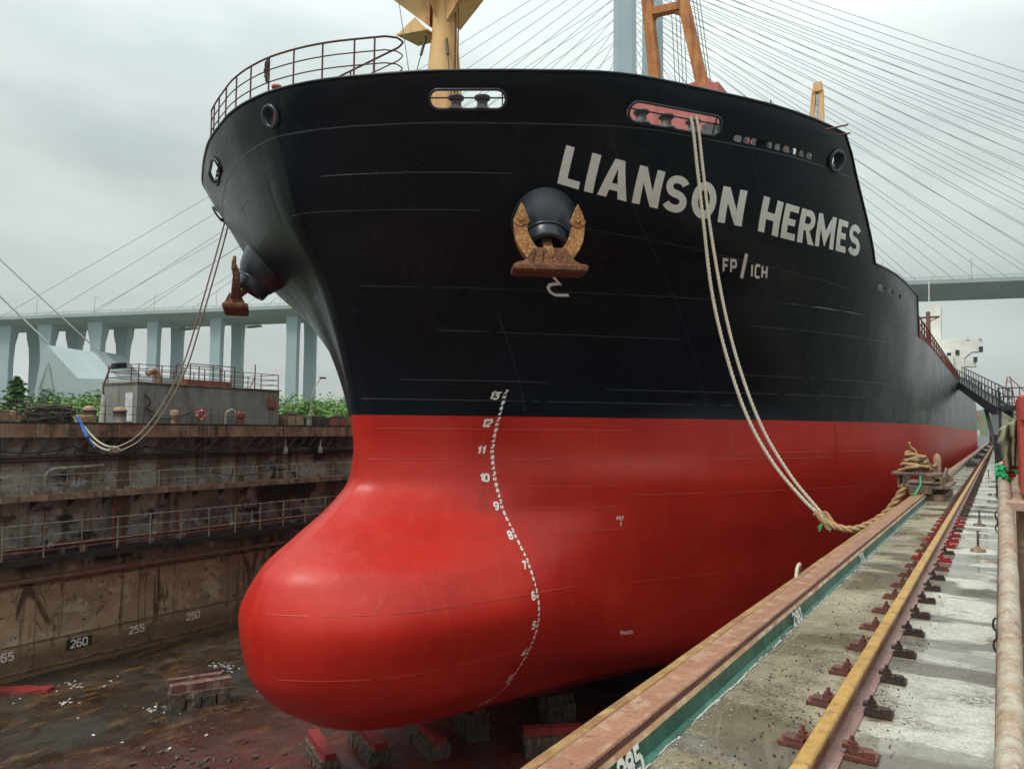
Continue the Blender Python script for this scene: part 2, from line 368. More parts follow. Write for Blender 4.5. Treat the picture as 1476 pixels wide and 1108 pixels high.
def smooth_path(pts, n=8):
    """Catmull-Rom through the points"""
    P = [Vector(p) for p in pts]; P = [P[0]*2-P[1]]+P+[P[-1]*2-P[-2]]; out = []
    for i in range(1, len(P)-2):
        for k in range(n):
            t = k/n; a, b_, c, d = P[i-1:i+3]
            out.append(.5*((2*b_)+(c-a)*t+(2*a-5*b_+4*c-d)*t*t+(3*b_-a-3*c+d)*t**3))
    out.append(P[-2]); return out
def rope(mb, pts, r, pitch=.5, n=6, per=14, strands=3):
    """laid rope: three strands twisted round the path"""
    P = smooth_path(pts, per)
    L_ = [0]
    for i in range(1, len(P)): L_.append(L_[-1]+(P[i]-P[i-1]).length)
    tot = L_[-1]; m = max(8, int(tot/(pitch/7)))
    Q = []; j = 0
    for i in range(m+1):
        s_ = tot*i/m
        while j < len(P)-2 and L_[j+1] < s_: j += 1
        t = (s_-L_[j])/max(1e-9, L_[j+1]-L_[j]); Q.append((P[j].lerp(P[j+1], min(1, t)), s_))
    x = None
    fr = []
    for i, (q, s_) in enumerate(Q):
        t = (Q[min(i+1, m)][0]-Q[max(i-1, 0)][0]).normalized()
        if x is None: x = t.orthogonal().normalized()
        else:
            x = x-t*x.dot(t); x.normalize()
        fr.append((q, x.copy(), t.cross(x), s_))
    for k in range(strands):
        ph = 2*math.pi*k/strands
        mb.tube([q+(a*math.cos(ph+s_/pitch*6.283)+b_*math.sin(ph+s_/pitch*6.283))*r*.5 for q, a, b_, s_ in fr], r*.56, n)
    return mb
def sag(p, q, d, n=12):
    p, q = Vector(p), Vector(q)
    return [p.lerp(q, i/n)-Vector((0, 0, d*4*(i/n)*(1-i/n))) for i in range(n+1)]

# ------------------------------------------------------------------ hull lines: half-breadth table, one row per waterline
CXH=-19.2
HC=[0,.5,1.2,2.2,3.5,5,6.5,8,10,12,13.7,15,15.7,16]
_T12=[19.45,19.68,20.38,21.35,22.5,24.15,25.9,27.6,30.1,32.9,36.2,40.5,46,54]
_T23=[15.14,15.17,15.25,15.47,15.95,16.6,17.45,18.4,19.85,22.5,25.2,28.6,32,38]
def _mix(w): return [a+(b-a)*w for a,b in zip(_T23,_T12)]
LV=[(0,13.8,[26,26.6,28,30,33,36,38,40,43,47,51,56,61,68]),
(.95,15.4,[22,22.4,23.5,26,29.5,32.5,35,37.5,40,44,49,54,59,66]),
(1.6,15.9,[18.8,19,19.6,21.3,25,29.5,32,34.5,37.5,41.5,46,51,57,64]),
(2.3,16,[17.4,17.55,18.0,19.1,22,27.5,30,32.3,35.8,39.8,44,49,55,62]),
(3,16,[16.35,16.45,16.75,17.55,19.3,25,28,30.8,34.6,38.6,43,48,54,62]),
(4,16,[15.62,15.71,16.0,16.7,18.1,22.6,26.9,29.8,33.8,37.8,42,47,53.4,61]),
(5.5,16,[15.4,15.48,15.75,16.35,17.6,21,26,28.9,32.6,36.5,41,46,52.6,60]),
(7,16,[15.85,15.97,16.35,17.2,18.8,22.4,25.9,28.2,31.7,35.4,39.6,45,51.5,59]),
(8,16,[17.0,17.2,17.7,18.75,20.65,23.6,25.9,27.9,31,34.6,38.8,44,50.5,58]),
(9,16,[18.5,18.7,19.3,20.4,22.1,24.3,26,27.6,30.5,34,38,43,49.5,57]),
(10,16,[19.52,19.75,20.38,21.35,22.65,24.3,25.9,27.4,30.1,33.4,37.2,42,48.5,56]),
(11,16,[19.6,19.87,20.55,21.5,22.8,24.4,26.1,27.7,30.1,33.1,36.7,41.3,47.5,55]),
(12.35,16,_T12),(16.7,16,_mix(.65)),(19,16,_mix(.30)),(21.2,16,_mix(.10)),(22.4,16,_T23),(23.6,16,[v-.3 for v in _T23])]
def pchip(xs,ys,x):
    n=len(xs)
    if x<=xs[0]: return ys[0]
    if x>=xs[-1]: return ys[-1]
    i=bisect.bisect_right(xs,x)-1
    def sl(j): return (ys[j+1]-ys[j])/(xs[j+1]-xs[j])
    def d(j):
        if j==0: return sl(0)
        if j==n-1: return sl(n-2)
        a,b=sl(j-1),sl(j)
        if a*b<=0: return 0.
        h0,h1=xs[j]-xs[j-1],xs[j+1]-xs[j]
        w1,w2=2*h1+h0,h1+2*h0
        return (w1+w2)/(w1/a+w2/b)
    h=xs[i+1]-xs[i];t=(x-xs[i])/h
    return (2*t**3-3*t*t+1)*ys[i]+(t**3-2*t*t+t)*h*d(i)+(-2*t**3+3*t*t)*ys[i+1]+(t**3-t*t)*h*d(i+1)
_LZ=[l[0] for l in LV];_cache={}
def lev(z):
    k=round(z,4)
    if k not in _cache:
        _cache[k]=(pchip(_LZ,[l[1] for l in LV],k),[pchip(_LZ,[l[2][j] for l in LV],k) for j in range(len(HC))])
    return _cache[k]
def hullY(h,z):
    B,ys=lev(z);u=abs(h)/B*16
    return pchip(HC,ys,u)
def hullH(Y,z):
    B,ys=lev(z);hs=[c*B/16 for c in HC]
    if Y<=ys[0]:return 0
    if Y>=ys[-1]:return B
    lo,hi=0.,B
    for _ in range(40):
        m=(lo+hi)/2
        if hullY(m,z)<Y: lo=m
        else: hi=m
    return lo
# ------------------------------------------------------------------ the ship
def hpt(h, z, off=0.0):
    """point on the hull at signed half-breadth h and height z, pushed out by off"""
    p = Vector((CXH+h, hullY(h, z), z))
    if off:
        e = .06
        a = Vector((CXH+h+e, hullY(h+e, z), z))-Vector((CXH+h-e, hullY(h-e, z), z))
        b_ = Vector((CXH+h, hullY(h, z+e), z+e))-Vector((CXH+h, hullY(h, z-e), z-e))
        n = a.cross(b_).normalized()
        if n.y > 0: n = -n
        if abs(h) > 14 and n.x*h < 0: n = -n
        p += n*off
    return p
def hnorm(h, z):
    return (hpt(h, z, 1.0)-hpt(h, z)).normalized()

YS, YE = 150.0, 210.0
HCOLS = [0, .1, .2, .3, .42, .55, .7, .85, 1.02, 1.2, 1.4, 1.6, 1.85, 2.1, 2.35, 2.6, 2.9, 3.15, 3.4, 3.65, 3.9, 4.15, 4.4, 4.65, 4.9, 5.15, 5.4, 5.7, 6, 6.4, 6.8, 7.2, 7.6, 8, 8.4, 8.8, 9.2, 9.6, 10, 10.4, 10.8, 11.2, 11.6, 12]
WC = [.015, .03, .045, .06, .08, .1, .12, .145, .17, .195, .22, .25, .29, .34, .4, .5, .62, .75, .88, 1]
def colpt(k, z):
    """k-th column of the starboard side -> (h, Y)"""
    B = lev(z)[0]; s = B/16
    if k < len(HCOLS): h = HCOLS[k]*s; return h, hullY(h, z)
    Y0 = hullY(12*s, z); w = WC[k-len(HCOLS)]
    Y = Y0+(YS-Y0)*w
    return hullH(Y, z), Y
NC = len(HCOLS)+len(WC)
def grid(rowfn, nrows, kmax=NC, stern=True):
    mb = MB(); W_ = []
    for r in range(nrows):
        half = []
        for k in range(kmax):
            h, Y, z = rowfn(k, r); half.append((h, Y, z))
        if stern:
            h0, _, z = half[-1]
            for t in (.15, .3, .45, .6, .75, .9, 1):
                half.append((h0*(1-.55*t**2.2)*(1 if z > 6 else 1-.8*t*(6-z)/6), YS+(YE-YS)*t, z+(0 if z > 8 else (8-z)*.75*t**2)))
        row = [(CXH-h, Y, z) for h, Y, z in reversed(half[1:])]+[(CXH+h, Y, z) for h, Y, z in half]
        W_.append(row)
    n = len(W_[0])
    fs = [(r*n+i, r*n+i+1, (r+1)*n+i+1, (r+1)*n+i) for r in range(nrows-1) for i in range(n-1)]
    mb.add([p for row in W_ for p in row], fs, True)
    return mb, W_
ship = empty('cargo_ship', (CXH, 20, 0), 'huge bulk carrier with black topsides and red bulbous bow standing in the dry dock', 'ship')
ZH = 16.8
zrows = [0, .1, .2, .35, .5, .7, .9]+[1.1+.17*i for i in range(93)]; zrows = [z for z in zrows if z < 16.7]+[ZH]
mb, W_ = grid(lambda k, r: (*colpt(k, zrows[r]), zrows[r]), len(zrows))
n = len(W_[0])
base = W_[0]; mb.add(base+[(CXH, p[1], p[2]) for p in base], [(i, i+1, n+i+1, n+i) for i in range(n-1)])      # flat bottom
for r in range(len(zrows)-1):                                                                              # transom
    a, b_ = W_[r], W_[r+1]; mb.add([a[0], a[-1], b_[-1], b_[0]], [(0, 1, 2, 3)])
hull = mb.build('hull', 'hull_paint', ship, fixn=False)

def ztop(Y):
    if Y < 28.2: return 22.4
    if Y < 33.2:
        t = (Y-28.2)/5; return 22.4-(3.72)*t
    if Y < 35: return 18.68
    if Y < 43.6: return 18.68
    return ZH
FR = 34
def frow(k, r):
    t = r/FR
    h, Y = colpt(k, 21.0)
    for _ in range(3):
        z1 = ztop(Y); z_ = ZH+(z1-ZH)*t; h, Y = colpt(k, z_)
    return h, Y, z_
# columns of the raised plating, extra-fine round the slope and the end
def colY(Y, z): return hullH(Y, z), Y
FY = [0]*len(HCOLS)+[23.5, 24.5, 25.5, 26.5, 27.4, 28.2, 28.9, 29.6, 30.4, 31.2, 32, 32.6, 33.2, 34.5, 36, 38, 40, 42, 43.6]
def frow2(k, r):
    t = r/FR
    if k < len(HCOLS): h = HCOLS[k]; z_ = ZH+(22.4-ZH)*t; return h, hullY(h, z_), z_
    Y = FY[k]; 
    z1 = ztop(Y)
    z_ = ZH+(z1-ZH)*t
    Y12 = hullY(12, z_)                       # the h = 12 column leans: blend from it to true stations
    kk = k-len(HCOLS)+1; n6 = 6
    tgt = max(28.2, Y12+1.5)
    if kk < n6: Y = Y12+(tgt-Y12)*kk/n6
    else: Y = max(Y, tgt+.25*(kk-n6))
    return hullH(Y, z_), Y, z_
mbf, WF = grid(frow2, FR+1, len(FY), stern=False)
fore = mbf.build('bow_plating', 'hull_paint', ship, fixn=False)
def bake(o):
    dg = bpy.context.evaluated_depsgraph_get(); dg.update()
    me = bpy.data.meshes.new_from_object(o.evaluated_get(dg)); o.modifiers.clear(); o.data = me
import bmesh
def outward(o):
    bm = bmesh.new(); bm.from_mesh(o.data); bmesh.ops.remove_doubles(bm, verts=bm.verts, dist=1e-5)
    bmesh.ops.recalc_face_normals(bm, faces=bm.faces); bm.to_mesh(o.data); bm.free()
md = fore.modifiers.new('s', 'SOLIDIFY'); md.thickness = .07; md.offset = -1; md.use_even_offset = False
bake(fore); outward(fore)
# openings cut through the plating
def frame_at(h, z):
    n_ = hnorm(h, z); a = (hpt(h+.2, z)-hpt(h-.2, z)).normalized(); u = n_.cross(a).normalized()
    if u.z < 0: u = -u
    return hpt(h, z), a, u, n_
def stadium(hc, z, ln, ht, seg=10):
    c, a, u, n_ = frame_at(hc, z); r = ht/2; out = []
    for k in range(seg+1):
        t = -math.pi/2+math.pi*k/seg; out.append((ln/2-r+r*math.cos(t), r*math.sin(t)))
    for k in range(seg+1):
        t = math.pi/2+math.pi*k/seg; out.append((-ln/2+r+r*math.cos(t), r*math.sin(t)))
    return [(c+a*x+u*y) for x, y in out], c, a, u, n_
def Hx(X): return X-CXH
OPEN = []   # (poly, centre, a, u, n)
h1 = Hx(-13.12); h2 = Hx(-8.18)
o1 = stadium(h1, 21.72, 2.3, .56); o2 = stadium(h2, 21.52, 3.35, .60)
o1p = stadium(-h1, 21.72, 2.3, .56); o2p = stadium(-h2, 21.52, 3.35, .60)
OPEN = [o1, o2, o1p, o2p]
CHK = [stadium(Hx(-19.25), 21.75, .62, .66), stadium(Hx(-4.62), 21.47, .80, .66), stadium(-Hx(-4.62), 21.47, .8, .66)]
SLOT = []
for i, t in enumerate((0.02, .14, .235, .33, .45, .56, .68, .78, .88, .98)):
    X_ = -6.90+(-5.20+6.90)*t; SLOT.append(stadium(Hx(X_), 21.33, .30 if i % 3 else .36, .20, 5))
SLOT2 = [stadium(Hx(X_), 17.95, .8, .22, 6) for X_ in (-4.02, -3.80, -3.62)]
cut = MB()
for o_ in OPEN+CHK+SLOT+SLOT2:
    cut.prism(o_[0], o_[4]*.6, o_[4]*-.6)
cutter = cut.build('cutter', 'hull_paint')
md = fore.modifiers.new('b', 'BOOLEAN'); md.object = cutter; md.operation = 'DIFFERENCE'; md.solver = 'EXACT'
outward(cutter); md.use_self = True
nb_ = len(fore.data.vertices); bake(fore); me = fore.data; print('plating', nb_, len(me.vertices))
me.polygons.foreach_set('use_smooth', [True]*len(me.polygons))
try: me.set_sharp_from_angle(angle=math.radians(35))
except Exception as e: print(e)
bpy.data.objects.remove(cutter)
fore.name = 'bow_plating'

# rims round the openings
for o_, nm in [(x, 'opening_rim') for x in OPEN]+[(x, 'fairlead_ring') for x in CHK]:
    P = [p+o_[4]*.03 for p in o_[0]]
    m_ = MB().tube(P, .045 if nm == 'opening_rim' else .07, 8, closed=True)
    if nm == 'fairlead_ring':
        c, a, u, nn = o_[1:]
        for kk in range(len(o_[0])):
            p, q = o_[0][kk], o_[0][(kk+1) % len(o_[0])]; ip = c+(p-c)*.72-nn*.28; iq = c+(q-c)*.72-nn*.28
            m_.add([p+nn*.02, q+nn*.02, iq, ip], [(0, 1, 2, 3)], True)
    m_.build(nm, 'bolster_paint', fore)
for o_ in SLOT2+SLOT[::3]:
    pass
# rollers and guard bars inside the two big openings
def rollers(o_, xs, barz=.02, post=.9):
    c, a, u, nn = o_[1:]
    for x in xs:
        b0 = c+a*x-nn*.36-Vector((0, 0, .46))
        r_ = MB().lathe(b0, (0, 0, 1), [(0, .30), (.06, .30), (.07, .17), (.36, .16), (.40, .24), (.46, .25), (.47, .1), (.50, .1), (.50, 0)], 20)
        r_.build('fairlead_roller', 'bollard_grey', ship)
    s_ = MB().bar(c-a*o_ln(o_)+u*barz-nn*.12, c+a*o_ln(o_)+u*barz-nn*.12, .035)
    s_.bar(c+a*o_ln(o_)*post-u*.3-nn*.1, c+a*o_ln(o_)*post+u*.3-nn*.1, .04)
    s_.build('guard_bar', 'dark_steel', ship)
def o_ln(o_): return max((p-o_[1]).dot(o_[2]) for p in o_[0])
rollers(o1, (-.38, .42)); rollers(o1p, (-.38, .42)); rollers(o2, (-1.05, -.15, .85), .05); rollers(o2p, (-.85, .15, 1.05), .05)

# top rail bead of the bulwark
P = [Vector(p) for p in WF[-1]]
MB().tube([p+Vector((0, 0, .02)) for p in P], .055, 6).build('bulwark_cap', 'hull_paint', ship)
# decks
def deck(z, y1, inset, name, y0=None):
    pts = [p for p in ([hpt(h, z) for h in [x for x in HCOLS[1:]]]) if p.y < y1]
    Ys = []
    yy = hullY(12, z)+1
    while yy < y1: Ys.append(yy); yy += 2.5
    star = [hpt(h, z) for h in HCOLS]+[Vector((CXH+hullH(Y_, z), Y_, z)) for Y_ in Ys]+[Vector((CXH+hullH(y1, z), y1, z))]
    star = [p for p in star if p.y <= y1 and (y0 is None or p.y >= y0)]
    mb = MB(); vs = []; fs = []
    for p in star:
        hh = max(0, p.x-CXH-inset); vs += [(CXH-hh, p.y+inset*.5, z), (CXH+hh, p.y+inset*.5, z)]
    for i in range(len(star)-1): fs.append((2*i, 2*i+1, 2*i+3, 2*i+2))
    k = len(vs); mb.add(vs+[(v[0], v[1], v[2]-.06) for v in vs], fs+[(a+k, b_+k, c+k, d+k) for a, b_, c, d in fs])
    return mb.build(name, 'deck_green', ship)
deck(21.05, 28.4, .08, 'bow_deck')
zs_ = [16.8, 17.6, 18.4, 19.2, 20, 20.6, 21.0]
MB().prism([(CXH-hullH(28.4, z)+.12, 28.4, z) for z in zs_]+[(CXH+hullH(28.4, z)-.12, 28.4, z) for z in reversed(zs_)], (0, 0, 0), (0, .1, 0)).build('bow_bulkhead', 'ship_white', ship)
deck(ZH-.05, 149, .05, 'main_deck', 20)
MB().box((CXH, 178, ZH-.12), (20, 60, .1)).build('stern_deck', 'deck_green', ship)
# bulwark stays seen inside the rim
for h in [x*1.0 for x in range(-13, 14)]:
    if any(abs(h-x) < 1.4 for x in (h1, -h1)) or any(abs(h-x) < 1.8 for x in (h2, -h2)) or abs(h) < .6: continue
    p = hpt(h, 21.1); q = hpt(h, 22.3); i_ = -hnorm(h, 21.5); i_.z = 0; i_.normalize(); t_ = Vector((-i_.y, i_.x, 0))*.015
    MB().prism([p+i_*.08, q+i_*.1, q+i_*.16, p+i_*.55], -t_, t_).build('bulwark_stay', 'hull_paint', ship)

# weld beads: thin raised lines along the plating
def bead(mb, z, X0, X1, w=.014, gaps=0, dz=0.0):
    a, b_ = Hx(X0), Hx(X1); n_ = max(6, int(abs(b_-a)/.18)); P = []
    for i in range(n_+1):
        h = a+(b_-a)*i/n_; P.append((h, z+dz*i/n_))
    for i in range(n_):
        if gaps and random.random() < gaps*.35: continue
        p0, p1 = hpt(*P[i], .0), hpt(*P[i+1], .0); n0 = hnorm(*P[i]); u = Vector((0, 0, w))
        u0 = (u-n0*u.dot(n0))
        q = n0*.014
        mb.add([p0-u0, p0+q, p0+u0, p1-u0, p1+q, p1+u0], [(0, 1, 4, 3), (1, 2, 5, 4)], True)
def vbead(mb, h, z0, z1, w=.02):
    n_ = int((z1-z0)/.3)+1
    for i in range(n_):
        za, zb = z0+(z1-z0)*i/n_, z0+(z1-z0)*(i+1)/n_; p0, p1 = hpt(h, za), hpt(h, zb); nn = hnorm(h, za)
        t = (hpt(h+.1, za)-p0).normalized()*w
        mb.add([p0-t, p0+nn*.012, p0+t, p1-t, p1+nn*.012, p1+t], [(0, 1, 4, 3), (1, 2, 5, 4)], True)
mb = MB()
bead(mb, 21.15, -30.5, -4.3, .024)
bead(mb, 19.86, -18.0, -12.6); bead(mb, 18.88, -24.5, -21.8); bead(mb, 18.86, -19.6, -13.8, gaps=.04); bead(mb, 18.5, -11.4, -4.9, gaps=.04, dz=-.9)
bead(mb, 16.75, -22.5, -20.6); bead(mb, 16.7, -18.2, -8.4, gaps=.1); bead(mb, 15.3, -16.5, -10, gaps=.04); bead(mb, 14.7, -21.3, -20.3); bead(mb, 13.6, -17.9, -14, gaps=.2)
bead(mb, 15.9, -8, -4.2, gaps=.04); bead(mb, 13.4, -12.5, -5, gaps=.1); bead(mb, 15.4, -24, -21.9); bead(mb, 17.9, -23.2, -22.2); bead(mb, 20.1, -24.2, -22.9); bead(mb, 14.1, -9, -3.7, gaps=.2)
vbead(mb, -1.3, 18.9, 20.3); vbead(mb, -.6, 17.9, 18.8); vbead(mb, -2.2, 16.8, 18.6)
vbead(mb, 4.5, 12.5, 16, .010); vbead(mb, 9.4, 12.5, 21, .010); vbead(mb, 12.6, 12.5, 21, .010)
bead(mb, 12.9, -19, -9, gaps=.25)
mb.build('weld_seam', 'weld_metal_black', ship, fixn=False)
mb = MB()
for z_, xa, xb, g in ((11.85, -18.6, -11.9, .1), (10.75, -18.9, -6, .15), (9.75, -18.7, -12.2, .1), (8.95, -18.5, -12.1, .25), (8.1, -17.3, -12.1, .2), (6.15, -19.0, -12.4, .1), (4.2, -18.6, -13.9, .35), (6.0, -12.2, -6.2, .4), (9.4, -12.0, -5, .5), (11.0, -11, -4, .4), (4.6, -12, -6, .5)):
    bead(mb, z_, xa, xb, .018, g)
vbead(mb, 7.1, 5.5, 11.5, .014); vbead(mb, 3.0, 2.5, 7.5, .010); vbead(mb, 10.2, 3, 12.2, .010); vbead(mb, 13.2, 4, 12.2, .010); vbead(mb, .25, 4, 8.2, .014); vbead(mb, 2.2, 8.6, 12.2, .014)
mb.build('weld_seam', 'weld_metal_red', ship, fixn=False)
# small doubler marks on the round of the bulb
# ---- lettering laid on the plating
def arc(cx, cy, rx, ry, a0, a1, n_=10): return [(cx+rx*math.cos(math.radians(a0+(a1-a0)*i/n_)), cy+ry*math.sin(math.radians(a0+(a1-a0)*i/n_))) for i in range(n_+1)]
def stroke(pts, w, closed=False):
    """quads of a mitred stroke"""
    m = len(pts); P = [Vector(p) for p in pts]; L_, R_ = [], []
    for i in range(m):
        a = P[i-1] if (i > 0 or closed) else None; c = P[(i+1) % m] if (i < m-1 or closed) else None
        d1 = (P[i]-a).normalized() if a is not None else None; d2 = (c-P[i]).normalized() if c is not None else None
        d1 = d1 or d2; d2 = d2 or d1
        n1 = Vector((-d1.y, d1.x)); n2 = Vector((-d2.y, d2.x)); m_ = (n1+n2)
        m_ = m_.normalized() if m_.length > 1e-4 else n1
        k = w/2/max(.45, m_.dot(n1)); L_.append(P[i]+m_*k); R_.append(P[i]-m_*k)
    return [[tuple(R_[i]), tuple(R_[(i+1) % m]), tuple(L_[(i+1) % m]), tuple(L_[i])] for i in range(m if closed else m-1)]
BOLD = {
 'L': (.64, [[(0, 0), (.26, 0), (.26, 1), (0, 1)], [(.26, 0), (.64, 0), (.64, .2), (.26, .2)]]),
 'I': (.27, [[(0, 0), (.27, 0), (.27, 1), (0, 1)]]),
 'A': (.84, [[(0, 0), (.26, 0), (.42, .78), (.28, 1)], [(.58, 0), (.84, 0), (.56, 1), (.42, .78)], [(.28, 1), (.42, .78), (.56, 1)], [(.30, .2), (.54, .2), (.50, .38), (.34, .38)]]),
 'N': (.80, [[(0, 0), (.24, 0), (.24, 1), (0, 1)], [(.56, 0), (.80, 0), (.80, 1), (.56, 1)], [(.24, 1), (.24, .58), (.56, 0), (.56, .42)]]),
 'H': (.80, [[(0, 0), (.25, 0), (.25, 1), (0, 1)], [(.55, 0), (.80, 0), (.80, 1), (.55, 1)], [(.25, .39), (.55, .39), (.55, .60), (.25, .60)]]),
 'E': (.62, [[(0, 0), (.25, 0), (.25, 1), (0, 1)]]+[[(.25, a), (w, a), (w, a+.19), (.25, a+.19)] for a, w in ((0, .62), (.405, .56), (.81, .62))]),
 'M': (1.0, [[(0, 0), (.22, 0), (.22, 1), (0, 1)], [(.78, 0), (1., 0), (1., 1), (.78, 1)], [(.22, 1), (.22, .55), (.5, .02), (.5, .5)], [(.5, .5), (.5, .02), (.78, .55), (.78, 1)]]),
 'O': (.86, stroke(arc(.43, .5, .31, .395, 0, 345, 23), .22, True)),
 'S': (.72, stroke(arc(.38, .70, .24, .195, 25, 90, 4)+arc(.34, .70, .22, .195, 100, 262, 9)+arc(.38, .30, .23, .195, 80, -90, 9)+arc(.34, .30, .26, .195, -100, -155, 4), .21)),
 'R': (.76, [[(0, 0), (.25, 0), (.25, 1), (0, 1)], [(.34, .40), (.50, .42), (.78, 0), (.50, 0)]]+stroke([(.25, .90), (.42, .90)]+arc(.42, .69, .20, .21, 80, -80, 8)+[(.25, .48)], .20)),
}
THIN = {
 '0': [([(0, .2), (.12, 0), (.48, 0), (.6, .2), (.6, .8), (.48, 1), (.12, 1), (0, .8)], 1)],
 '1': [([(.12, .75), (.35, 1), (.35, 0)], 0)],
 '2': [([(0, .8), (.12, 1), (.48, 1), (.6, .8), (.6, .62), (0, 0), (.62, 0)], 0)],
 '3': [([(0, .95), (.6, .95), (.28, .58), (.5, .52), (.6, .38), (.6, .15), (.45, 0), (0, .04)], 0)],
 '4': [([(.45, 0), (.45, 1), (0, .3), (.65, .3)], 0)],
 '5': [([(.58, 1), (.05, 1), (.05, .58), (.45, .58), (.6, .42), (.6, .15), (.45, 0), (0, .02)], 0)],
 '6': [([(.55, 1), (.15, 1), (0, .75), (0, .15), (.12, 0), (.48, 0), (.6, .15), (.6, .42), (.48, .55), (0, .55)], 0)],
 '7': [([(0, 1), (.6, 1), (.22, 0)], 0)],
 '8': [([(.12, .54), (0, .68), (0, .88), (.12, 1), (.48, 1), (.6, .88), (.6, .68), (.48, .54)], 1), ([(.12, .5), (.48, .5), (.6, .36), (.6, .14), (.48, 0), (.12, 0), (0, .14), (0, .36)], 1)],
 '9': [([(.05, 0), (.45, 0), (.6, .25), (.6, .85), (.48, 1), (.12, 1), (0, .85), (0, .58), (.12, .45), (.6, .45)], 0)],
 'M': [([(0, 0), (0, 1), (.35, .35), (.7, 1), (.7, 0)], 0)], 'F': [([(0, 0), (0, 1), (.58, 1)], 0), ([(0, .52), (.48, .52)], 0)],
 'P': [([(0, 0), (0, 1), (.5, 1), (.6, .86), (.6, .6), (.5, .46), (0, .46)], 0)], 'I': [([(.1, 0), (.1, 1)], 0)],
 'C': [([(.6, 1), (.12, 1), (0, .85), (0, .15), (.12, 0), (.6, 0)], 0)], 'H': [([(0, 0), (0, 1)], 0), ([(0, .5), (.6, .5)], 0), ([(.6, 0), (.6, 1)], 0)],
 'T': [([(0, 1), (.6, 1)], 0), ([(.3, 1), (.3, 0)], 0)], 'S': [([(.6, 1), (.1, 1), (0, .85), (0, .6), (.6, .42), (.6, .12), (.5, 0), (0, 0)], 0)],
 '/': [([(0, -.3), (.35, 1.4)], 0)], 'a': [([(.1, .6), (.5, .6), (.5, 0), (0, 0), (0, .3), (.5, .3)], 0)], 'o': [([(0, 0), (.5, 0), (.5, .6), (0, .6)], 1)], 'h': [([(0, 1), (0, 0)], 0), ([(0, .6), (.5, .6), (.5, 0)], 0)],
 't': [([(.2, .95), (.2, 0), (.45, 0)], 0), ([(0, .62), (.45, .62)], 0)], 'r': [([(0, 0), (0, .6), (.4, .6)], 0)],
}
def thin(ch, w=.2):
    out = []
    for pts, cl in THIN[ch]: out += stroke(pts, w, bool(cl))
    return out
LAY = [0]
def put(mb, quads, fn, sub=3, off=.016):
    """quads in glyph space -> surface through fn(u, v, off)"""
    for q in quads:
        LAY[0] = (LAY[0]+1) % 6; o_ = off+LAY[0]*.0012
        if len(q) == 3: q = [q[0], q[1], q[2], q[2]]
        vs = []; fs = []
        for i in range(sub+1):
            for j in range(sub+1):
                s_, t = i/sub, j/sub
                u = (1-t)*((1-s_)*q[0][0]+s_*q[1][0])+t*((1-s_)*q[3][0]+s_*q[2][0])
                v = (1-t)*((1-s_)*q[0][1]+s_*q[1][1])+t*((1-s_)*q[3][1]+s_*q[2][1])
                vs.append(fn(u, v, o_))
        for i in range(sub):
            for j in range(sub): fs.append((i*(sub+1)+j, (i+1)*(sub+1)+j, (i+1)*(sub+1)+j+1, i*(sub+1)+j+1))
        mb.add(vs, fs, True)
BASE = [(-11.6, 19.66), (-10.9, 19.46), (-9.9, 19.24), (-8.9, 19.06), (-7.9, 18.94), (-7.2, 18.90), (-6.4, 18.76), (-5.6, 18.70), (-4.35, 18.70)]
def basez(X): return pchip([a for a, _ in BASE], [c for _, c in BASE], X)
NAME = [('L', -11.54, -11.05), ('I', -10.93, -10.72), ('A', -10.62, -9.92), ('N', -9.80, -9.20), ('S', -9.12, -8.58), ('O', -8.49, -7.93), ('N', -7.84, -7.28),
        ('H', -6.90, -6.43), ('E', -6.37, -6.03), ('R', -5.97, -5.57), ('M', -5.53, -5.08), ('E', -5.02, -4.78), ('S', -4.73, -4.44)]
mb = MB()
for ch, x0, x1 in NAME:
    wd, q = BOLD[ch]
    hh = 1.0 if x0 < -9 else 1.03
    def fn(u, v, o_, x0=x0, x1=x1, wd=wd, hh=hh):
        X = x0+(x1-x0)*u/wd
        zz = basez(x0+(x1-x0)*.5)+(basez(x1)-basez(x0))/(x1-x0)*(X-(x0+x1)/2)+v*hh
        slope = (hullY(X+.1-CXH, zz)-hullY(X-.1-CXH, zz))/.2
        X += .66*v/math.hypot(1, slope)
        return hpt(X-CXH, zz, o_)
    put(mb, q, fn)
tag(mb.build('ship_name', 'white_paint', ship, fixn=False), 'white painted ship name in slanted block capitals')
# small lettering at station / point on the hull
def hull_text(mb, txt, X0, z0, ht, w=.2, adv=.85, slant=.15, wide=1.0, rise=0.0):
    P0 = X0; pos = 0
    for ch in txt:
        if ch != ' ':
            def fn(u, v, o_, pos=pos):
                a = (pos+u*wide)*ht+slant*v*ht
                slope = (hullY(P0+.1-CXH, z0)-hullY(P0-.1-CXH, z0))/.2
                return hpt(P0+a/math.hypot(1, slope)-CXH, z0+v*ht+rise*a, o_)
            put(mb, thin(ch, w), fn, 2)
        pos += (adv if ch not in 'I1' else adv*.62)*wide
mb = MB()
hull_text(mb, 'FP', -8.18, 17.60, .34, .24, .95, .7); hull_text(mb, '/', -7.72, 17.58, .42, .34, .9, .75); hull_text(mb, 'ICH', -7.50, 17.54, .34, .24, .92, .7)
mb.build('frame_marking', 'white_paint', ship, fixn=False)
mb = MB()
hull_text(mb, 'P5T', -12.34, 8.45, .12, .22, .9, .2); hull_text(mb, 'I', -12.24, 8.22, .17, .22); mb.build('hull_stencil', 'white_paint', ship, fixn=False); mb = MB()
hull_text(mb, 'Thoto', -12.58, 3.92, .17, .22, .8, .3); mb.build('hull_stencil', 'white_paint', ship, fixn=False)
